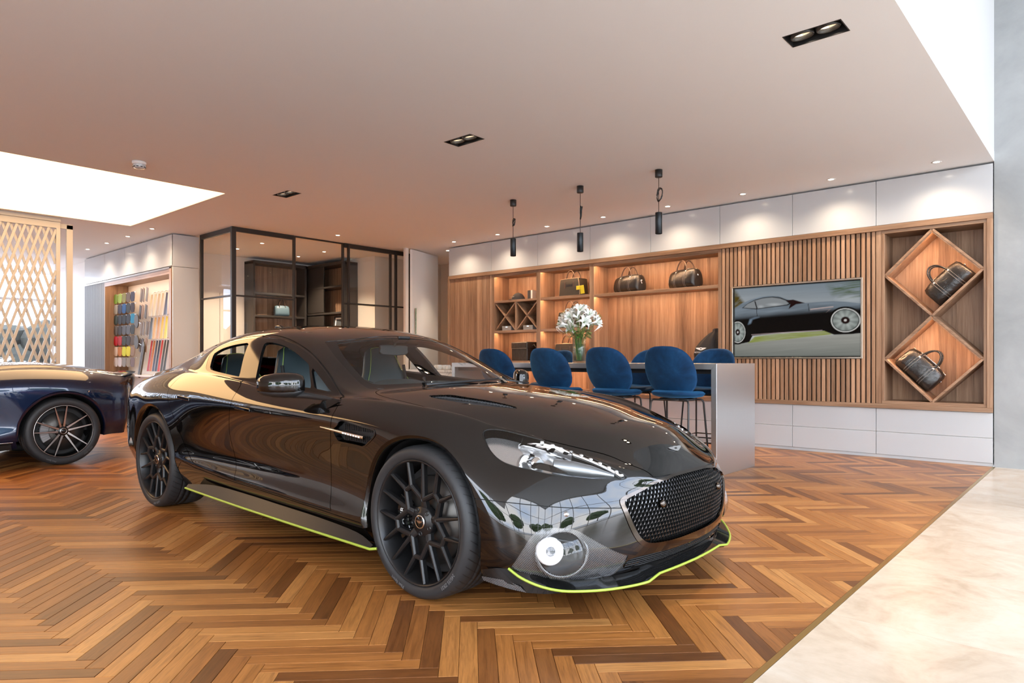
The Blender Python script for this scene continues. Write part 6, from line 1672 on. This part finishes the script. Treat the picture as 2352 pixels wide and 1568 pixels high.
def seat_part(par, x, y, z, hb, wide, tilt, name='seat'):
    """sculpted seat: squab and a winged backrest with lime stitching"""
    def loft(levels, depth_dir):
        rows = []
        for s, w, d, wing in levels:
            ring = []
            for k in range(32):
                g = 2*math.pi*k/32; c, q = math.cos(g), math.sin(g)
                yy = math.copysign(abs(c)**.65, c)*w/2; dd = math.copysign(abs(q)**.75, q)*d/2
                if q > 0: dd -= d*.42*(1-min(1, abs(yy)/(w*.40))**2.2)*wing
                ring.append((dd, yy, s))
            rows.append(ring)
        return rows
    lv = [(0, wide*.86, .14, .3), (.06, wide*.96, .16, .6), (.20*hb, wide*1.02, .17, .9), (.42*hb, wide*1.0, .16, .9), (.60*hb, wide*.88, .14, .7), (.74*hb, wide*.66, .125, .4), (.88*hb, wide*.52, .12, .25), (.96*hb, wide*.44, .10, .1), (hb, wide*.26, .05, 0)]
    rows = loft(lv, 1); rt_ = Matrix.Rotation(-tilt, 3, 'Y'); o = Vector((x, y, z))
    rows = [[o+rt_ @ Vector(p) for p in r] for r in rows]
    b = MB().grid(rows, True, True); b.add(rows[-1], [tuple(range(32))], True); b.add(rows[0], [tuple(range(31, -1, -1))], True)
    s_ = b.build(name, m_seat, par)
    for sgn in (-1, 1):
        pts = []
        for (h, w, d, wing) in lv[:-1]: pts.append(o+rt_ @ Vector((d*.44, sgn*w*.43, h)))
        pts.append(o+rt_ @ Vector((.045, sgn*wide*.17, hb*.972))); 
        pts = [Vector(p) for p in smoothpoly([tuple(p) for p in pts], 3, False)]
        MB().tube(pts, .0022, 6).build('stitching', m_lstitch, s_)
    MB().tube([o+rt_ @ Vector((.045, q*wide*.17, hb*.972+.012*(1-q*q))) for q in (-1, -.5, 0, .5, 1)], .0022, 6).build('stitching', m_lstitch, s_)
    sq = [[Vector((x+.02+t_*.50, y+math.copysign(abs(math.cos(g))**.6, math.cos(g))*wide*.5*(1-.06*t_), z-.02+.02*t_+math.copysign(abs(math.sin(g))**.7, math.sin(g))*.075)) for g in [2*math.pi*k/24 for k in range(24)]] for t_ in (0, .1, .4, .8, .95, 1)]
    b = MB().grid(sq, True, True); b.add(sq[-1], [tuple(range(24))], True); b.build('squab', m_seat, s_)
    return s_
for y in (-.37, .37):
    seat_part(car, -1.74, y, .47, .765, .54, R(19), 'front_seat'); seat_part(car, -2.60, y, .52, .67, .46, R(22), 'rear_seat')
for y in (-.25, .25): MB().tube([(-1.86, y-.28 if y < 0 else y+.28, 1.06), (-1.78, y*2.1, .75)], .012, 8).build('seat_belt', m_cloth, car)
# ------------------------------------------------------------------ the blue open car
def roadster_cage():
    ks = [.36, .0, -.4, -.8, -1.3, -1.8, -2.2, -2.5, -2.8, -3.1, -3.4]
    tab = [([.875,.875,.87,.868,.868,.868,.868,.875,.875,.84,.78],[.195,.19,.178,.172,.17,.17,.18,.21,.22,.25,.29]),
     ([.91,.935,.925,.92,.92,.92,.93,.945,.95,.91,.84],[.27,.275,.285,.29,.295,.30,.31,.33,.35,.37,.40]),
     ([.92,.948,.915,.895,.89,.895,.92,.955,.965,.925,.85],[.37,.38,.385,.39,.40,.40,.42,.44,.46,.48,.49]),
     ([.922,.95,.915,.89,.885,.892,.93,.965,.972,.93,.855],[.46,.52,.55,.54,.54,.54,.56,.58,.60,.60,.60]),
     ([.905,.945,.935,.92,.915,.925,.955,.972,.97,.925,.845],[.585,.695,.72,.72,.72,.73,.76,.78,.78,.76,.72]),
     ([.84,.897,.90,.89,.885,.895,.92,.93,.92,.87,.79],[.67,.785,.81,.82,.83,.85,.88,.90,.90,.88,.83]),
     ([.68,.785,.82,.82,.82,.825,.83,.825,.80,.75,.68],[.765,.855,.88,.89,.905,.925,.955,.975,.975,.95,.90])]
    rows = [(pchip(ks, y), pchip(ks, z)) for y, z in tab]
    rl = [(.80,.42,.63),(.58,.525,.69),(.36,.59,.752),(.13,.645,.802),(-.12,.69,.85),(-.45,.71,.893),(-.75,.71,.925),(-1.2,.70,.94),(-1.7,.69,.965),(-2.1,.66,1.01),(-2.4,.63,1.045),(-2.7,.60,1.045),(-3.0,.57,1.015),(-3.3,.55,.97),(-3.6,.53,.93)]
    side = (pchip([r[0] for r in rl], [r[1] for r in rl]), pchip([r[0] for r in rl], [r[2] for r in rl]))
    centre = [(.27,.54,.745,.738),(.14,.34,.53,.812),(.0,.12,.29,.870),(-.17,-.10,.04,.912),(-.37,-.34,-.18,.938),(-.58,-.55,-.36,.953),(-.78,-.74,-.60,.957),(-1.0,-.98,-.9,.965),(-1.3,-1.28,-1.25,.975),(-1.6,-1.6,-1.6,.99),(-1.9,-1.9,-1.9,1.02),(-2.2,-2.2,-2.22,1.055),(-2.45,-2.46,-2.5,1.075),(-2.7,-2.72,-2.8,1.07),(-2.92,-2.95,-3.06,1.045),(-3.12,-3.16,-3.28,1.01),(-3.30,-3.34,-3.46,.975),(-3.44,-3.47,-3.58,.95)]
    p_of = lambda x: dict(rail=(.34, .68, (0, .004), (-.004, .0)), crown=2.6)
    front = [[(.83,0,.155),(.885,0,.215),(.91,0,.30),(.925,0,.40),(.925,0,.49),(.912,0,.545),(.882,0,.592)],
     [(.825,.165,.155),(.88,.168,.215),(.905,.17,.30),(.92,.17,.40),(.918,.17,.49),(.906,.165,.545),(.876,.16,.595)],
     [(.81,.325,.155),(.857,.33,.215),(.88,.335,.30),(.893,.335,.395),(.89,.33,.49),(.872,.32,.55),(.848,.30,.605)],
     [(.775,.48,.155),(.81,.50,.21),(.832,.508,.30),(.836,.51,.395),(.83,.50,.485),(.805,.475,.56),(.785,.41,.628)],
     [(.705,.64,.155),(.735,.665,.21),(.752,.678,.295),(.756,.677,.39),(.745,.66,.485),(.71,.615,.59),(.685,.495,.662)],
     [(.605,.775,.16),(.63,.80,.21),(.645,.814,.29),(.646,.812,.39),(.63,.79,.49),(.585,.73,.62),(.565,.575,.706)],
     [(.46,.862,.175),(.475,.885,.23),(.485,.895,.31),(.485,.895,.41),(.47,.88,.51),(.43,.805,.645),(.425,.645,.748)]]
    rear = []
    for x, y, zt in [(-3.54,.63,.895),(-3.60,.55,.905),(-3.65,.46,.915),(-3.69,.36,.925),(-3.72,.25,.93),(-3.735,.13,.935),(-3.74,0,.937)]:
        ys = [.98,1.10,1.16,1.16,1.12,1.05,1.0]; xs = [.16,.05,.03,.02,.02,.0,0]; zs = [.36,.43,.51,.60,.70,.80,zt]
        rear.append([(x+xs[k], y*ys[k] if y else 0, zs[k]) for k in range(7)])
    return lattice(front, rear, side, centre, rows, p_of)
def build_roadster(label, paint):
    rc_ = thing('open_sports_car', label, 'car', (-9.20, -.56, 0), R(-90))
    V, F = roadster_cage(); V = subdivision_fit(V, F); P, T = subdivided(V, F, 3); B = Surf(P, T)
    cab_p = sm_([(-.75, 0), (-.78, .40), (-.90, .60), (-1.4, .665), (-1.9, .645), (-2.12, .58), (-2.18, .40), (-2.20, 0)], 4, False); cab_p = cab_p+[(x, -y) for x, y in cab_p[::-1]][1:-1]
    trim_p = sm_([(-.72, 0), (-.75, .42), (-.87, .625), (-1.4, .695), (-1.92, .675), (-2.16, .61), (-2.24, .40), (-2.26, 0)], 4, False); trim_p = trim_p+[(x, -y) for x, y in trim_p[::-1]][1:-1]
    B.region(ell_fn(0, .345, .408, .408), 1); B.region(ell_fn(-2.805, .35, .420, .425), 1)
    B.region(plan_fn(trim_p, .8), 3, [0]); B.region(plan_fn(cab_p, .8), 2, [3])
    dp = sm_([(-.70, .86), (-.66, .7), (-.72, .45), (-.68, .31), (-1.3, .31), (-1.85, .33), (-2.02, .55), (-2.08, .75), (-2.0, .93), (-1.4, .92)], 4)
    B.region(side_fn(dp, .5), 4, [0], .0022, 5)
    B.region(side_fn([(-.36, .27), (-2.36, .29), (-2.6, .2), (-2.6, 0), (-.2, 0)], .6), 6, [0, 4], .0015, 5)
    bp = [(-3.02, .10), (-3.0, .52), (-3.35, .545), (-4, .56), (-4, .1)]
    B.region(side_fn(bp, .1), 7, [0], .0018, 5)
    B.region(side_fn([(-3.36, .835), (-3.60, .895), (-4, .90), (-4, .845), (-3.5, .80)], .2), 8, [0])
    body = B.part([0], 'body_shell', paint, rc_); B.part([5], 'shut_lines', m_groove, rc_, rim=0, offset=-.005)
    B.part([3], 'cockpit_surround', mat('cream_trim', (.55, .46, .36), .4) if 'cream_trim' not in MATS else MATS['cream_trim'], rc_, rim=.05, offset=.004)
    B.part([7], 'rear_bumper', paint, rc_); B.part([8], 'tail_lamp', mat('smoked_tail_lamp', (.03, .012, .01), .06), rc_)
    for s in ('L', 'R'): B.part([4], 'door', paint, rc_, side=s); B.part([6], 'sill', paint, rc_, side=s)
    bv = BVHTree.FromPolygons([tuple(p) for p in B.P], [tuple(int(i) for i in t) for t in B.T])
    for sg in (-1, 1):
        for cx_, r_ in ((0, .408), (-2.805, .422)):
            edge = []
            for k in range(49):
                a = R(-10+200*k/48); h = bv.ray_cast(Vector((cx_+r_*math.cos(a), sg*2, .347+r_*math.sin(a))), Vector((0, -sg, 0)))
                if h[0] and abs(h[0].y) > .7: edge.append(h[0])
            b_ = [Vector((cx_+(p.x-cx_)*.945, p.y+sg*.004, .347+(p.z-.347)*.945)) for p in edge]
            MB().grid([[p+Vector((0, sg*.004, 0)) for p in edge], b_, [Vector((q.x, q.y-sg*.05, q.z)) for q in b_]]).build('arch_lip', paint, rc_)
            MB().grid([[Vector((q.x, q.y-sg*.05, q.z)) for q in b_], [Vector((q.x, sg*.5, q.z)) for q in b_]]).build('wheel_well', m_cloth, rc_)
            MB().add([Vector((q.x, sg*.5, q.z)) for q in b_], [tuple(range(len(b_)))]).build('wheel_well_back', m_cloth, rc_)
        MB().strip([(x, sg*.955, .20) for x in (-.45, -1.2, -2.35)], [(x, sg*.90, .30) for x in (-.45, -1.2, -2.35)]).build('sill_blade', m_gloss, rc_)
        MB().tube([(-.5, sg*.935, .255), (-1.4, sg*.930, .262), (-2.36, sg*.945, .272)], .004, 6).build('sill_strip', m_chrome, rc_)
    MB().strip([(-3.05, -.80, .25), (-3.45, -.62, .30), (-3.62, 0, .31), (-3.45, .62, .30), (-3.05, .80, .25)], [(-3.0, -.86, .34), (-3.5, -.70, .40), (-3.70, 0, .42), (-3.5, .70, .40), (-3.0, .86, .34)]).build('diffuser', m_gloss, rc_)
    lip = [(-3.46, -.66, .915), (-3.60, -.50, .940), (-3.68, -.3, .952), (-3.72, 0, .958), (-3.68, .3, .952), (-3.60, .50, .940), (-3.46, .66, .915)]
    MB().strip([(x+.05, y*.97, z-.004) for x, y, z in lip], [(x-.05, y, z+.008) for x, y, z in lip]).strip([(x-.05, y, z+.008) for x, y, z in lip], [(x+.02, y, z-.03) for x, y, z in lip]).build('spoiler_lip', m_gloss, rc_)
    MB().box(-2.25, -.6, -.68, .68, .22, .30).build('cabin_floor', m_cloth, rc_); MB().grid([[(-2.2, y, z) for z in (.3, .7, .98)] for y in (-.6, 0, .6)]).build('rear_bulkhead', MATS['cream_trim'], rc_)
    for sg in (-1, 1): MB().box(-2.15, -.85, sg*.66-.02, sg*.66+.02, .3, .93).build('door_card', m_cloth, rc_)
    MB().grid([[(x, y, z) for x, z in ((-.70, .93), (-.9, .94), (-1.0, .86), (-.95, .65))] for y in (-.62, -.3, 0, .3, .62)]).build('dashboard', m_cloth, rc_)
    mtau = mat('taupe_leather', (.06, .05, .045), .45) if 'taupe_leather' not in MATS else MATS['taupe_leather']
    for y in (-.36, .36):
        for x, z, hb in ((-1.62, .45, .70), (-2.08, .52, .56)):
            rows = []
            for s, w, d in [(0, .46, .13), (.2*hb, .50, .15), (.5*hb, .48, .14), (.7*hb, .34, .12), (.86*hb, .28, .11), (.96*hb, .22, .09), (hb, .10, .04)]:
                rows.append([(x-.30*s+math.copysign(abs(math.sin(g))**.7, math.sin(g))*d/2, y+math.copysign(abs(math.cos(g))**.65, math.cos(g))*w/2, z+s) for g in [2*math.pi*k/24 for k in range(24)]])
            b = MB().grid(rows, True, True); b.add(rows[-1], [tuple(range(24))], True); st_ = b.build('seat', mtau, rc_)
            for q in (-.06, .06): MB().tube([(x-.30*s+d/2+.003, y+q, z+s) for s, w, d in [(.2*hb, .5, .15), (.5*hb, .48, .14), (.86*hb, .28, .11), (.96*hb, .22, .09)]], .004, 6).build('stitching', MATS['cream_trim'], st_)
            MB().box(x, x+.46, y-.23, y+.23, .34, .50).build('squab', mtau, st_, .04, 3)
    # windscreen
    fr2 = [(-.80, -.62, .93), (-1.30, -.52, 1.22), (-1.36, 0, 1.26), (-1.30, .52, 1.22), (-.80, .62, .93)]
    MB().tube(fr2, .018, 10).build('windscreen_frame', m_gloss, rc_)
    MB().grid([[(-.80+.17, -.0+y*.62, .945) for y in (-1, -.5, 0, .5, 1)], [(-1.33+.02*abs(y), y*.52, 1.25-.03*abs(y)) for y in (-1, -.5, 0, .5, 1)]]).build('windscreen', m_cargl, rc_)
    for sg in (-1, 1):
        for z0, w_ in ((.62, 1),): MB().obox((.52, sg*.74, .66), (.10, -sg*.10, -.03), (.02, sg*.02, .03), (.01, 0, .01)).build('headlamp', m_chrome, rc_, .01, 2)
    MB().prism([(a*.40, .40+c*.10) for a, c in superell(1, 1, 0, 28, 3)], (-.05, 0, 0), (.935, 0, 0), (0, 1, 0), (0, 0, 1)).build('grille', m_dark, rc_)
    wp2 = wheel_parts('blade', .275)
    for x, y, fl_, sp__ in ((0, -.93, False, 0), (0, .93, True, 12), (-2.805, -.945, False, 5), (-2.805, .945, True, 0)):
        place_wheel(rc_, wp2, x, y, .3525, fl_, sp__, 'wheel with silver blade spokes')
    return rc_
rd = build_roadster('midnight blue open sports car parked in front of the lattice screen', m_blue)
rd2 = copy_tree(rd); rd2.location = (-22.0, 3.4, -.08); rd2.rotation_euler = (0, 0, R(-84)); tag(rd2, 'dark open car parked outside, behind the white lattice screen', 'car')
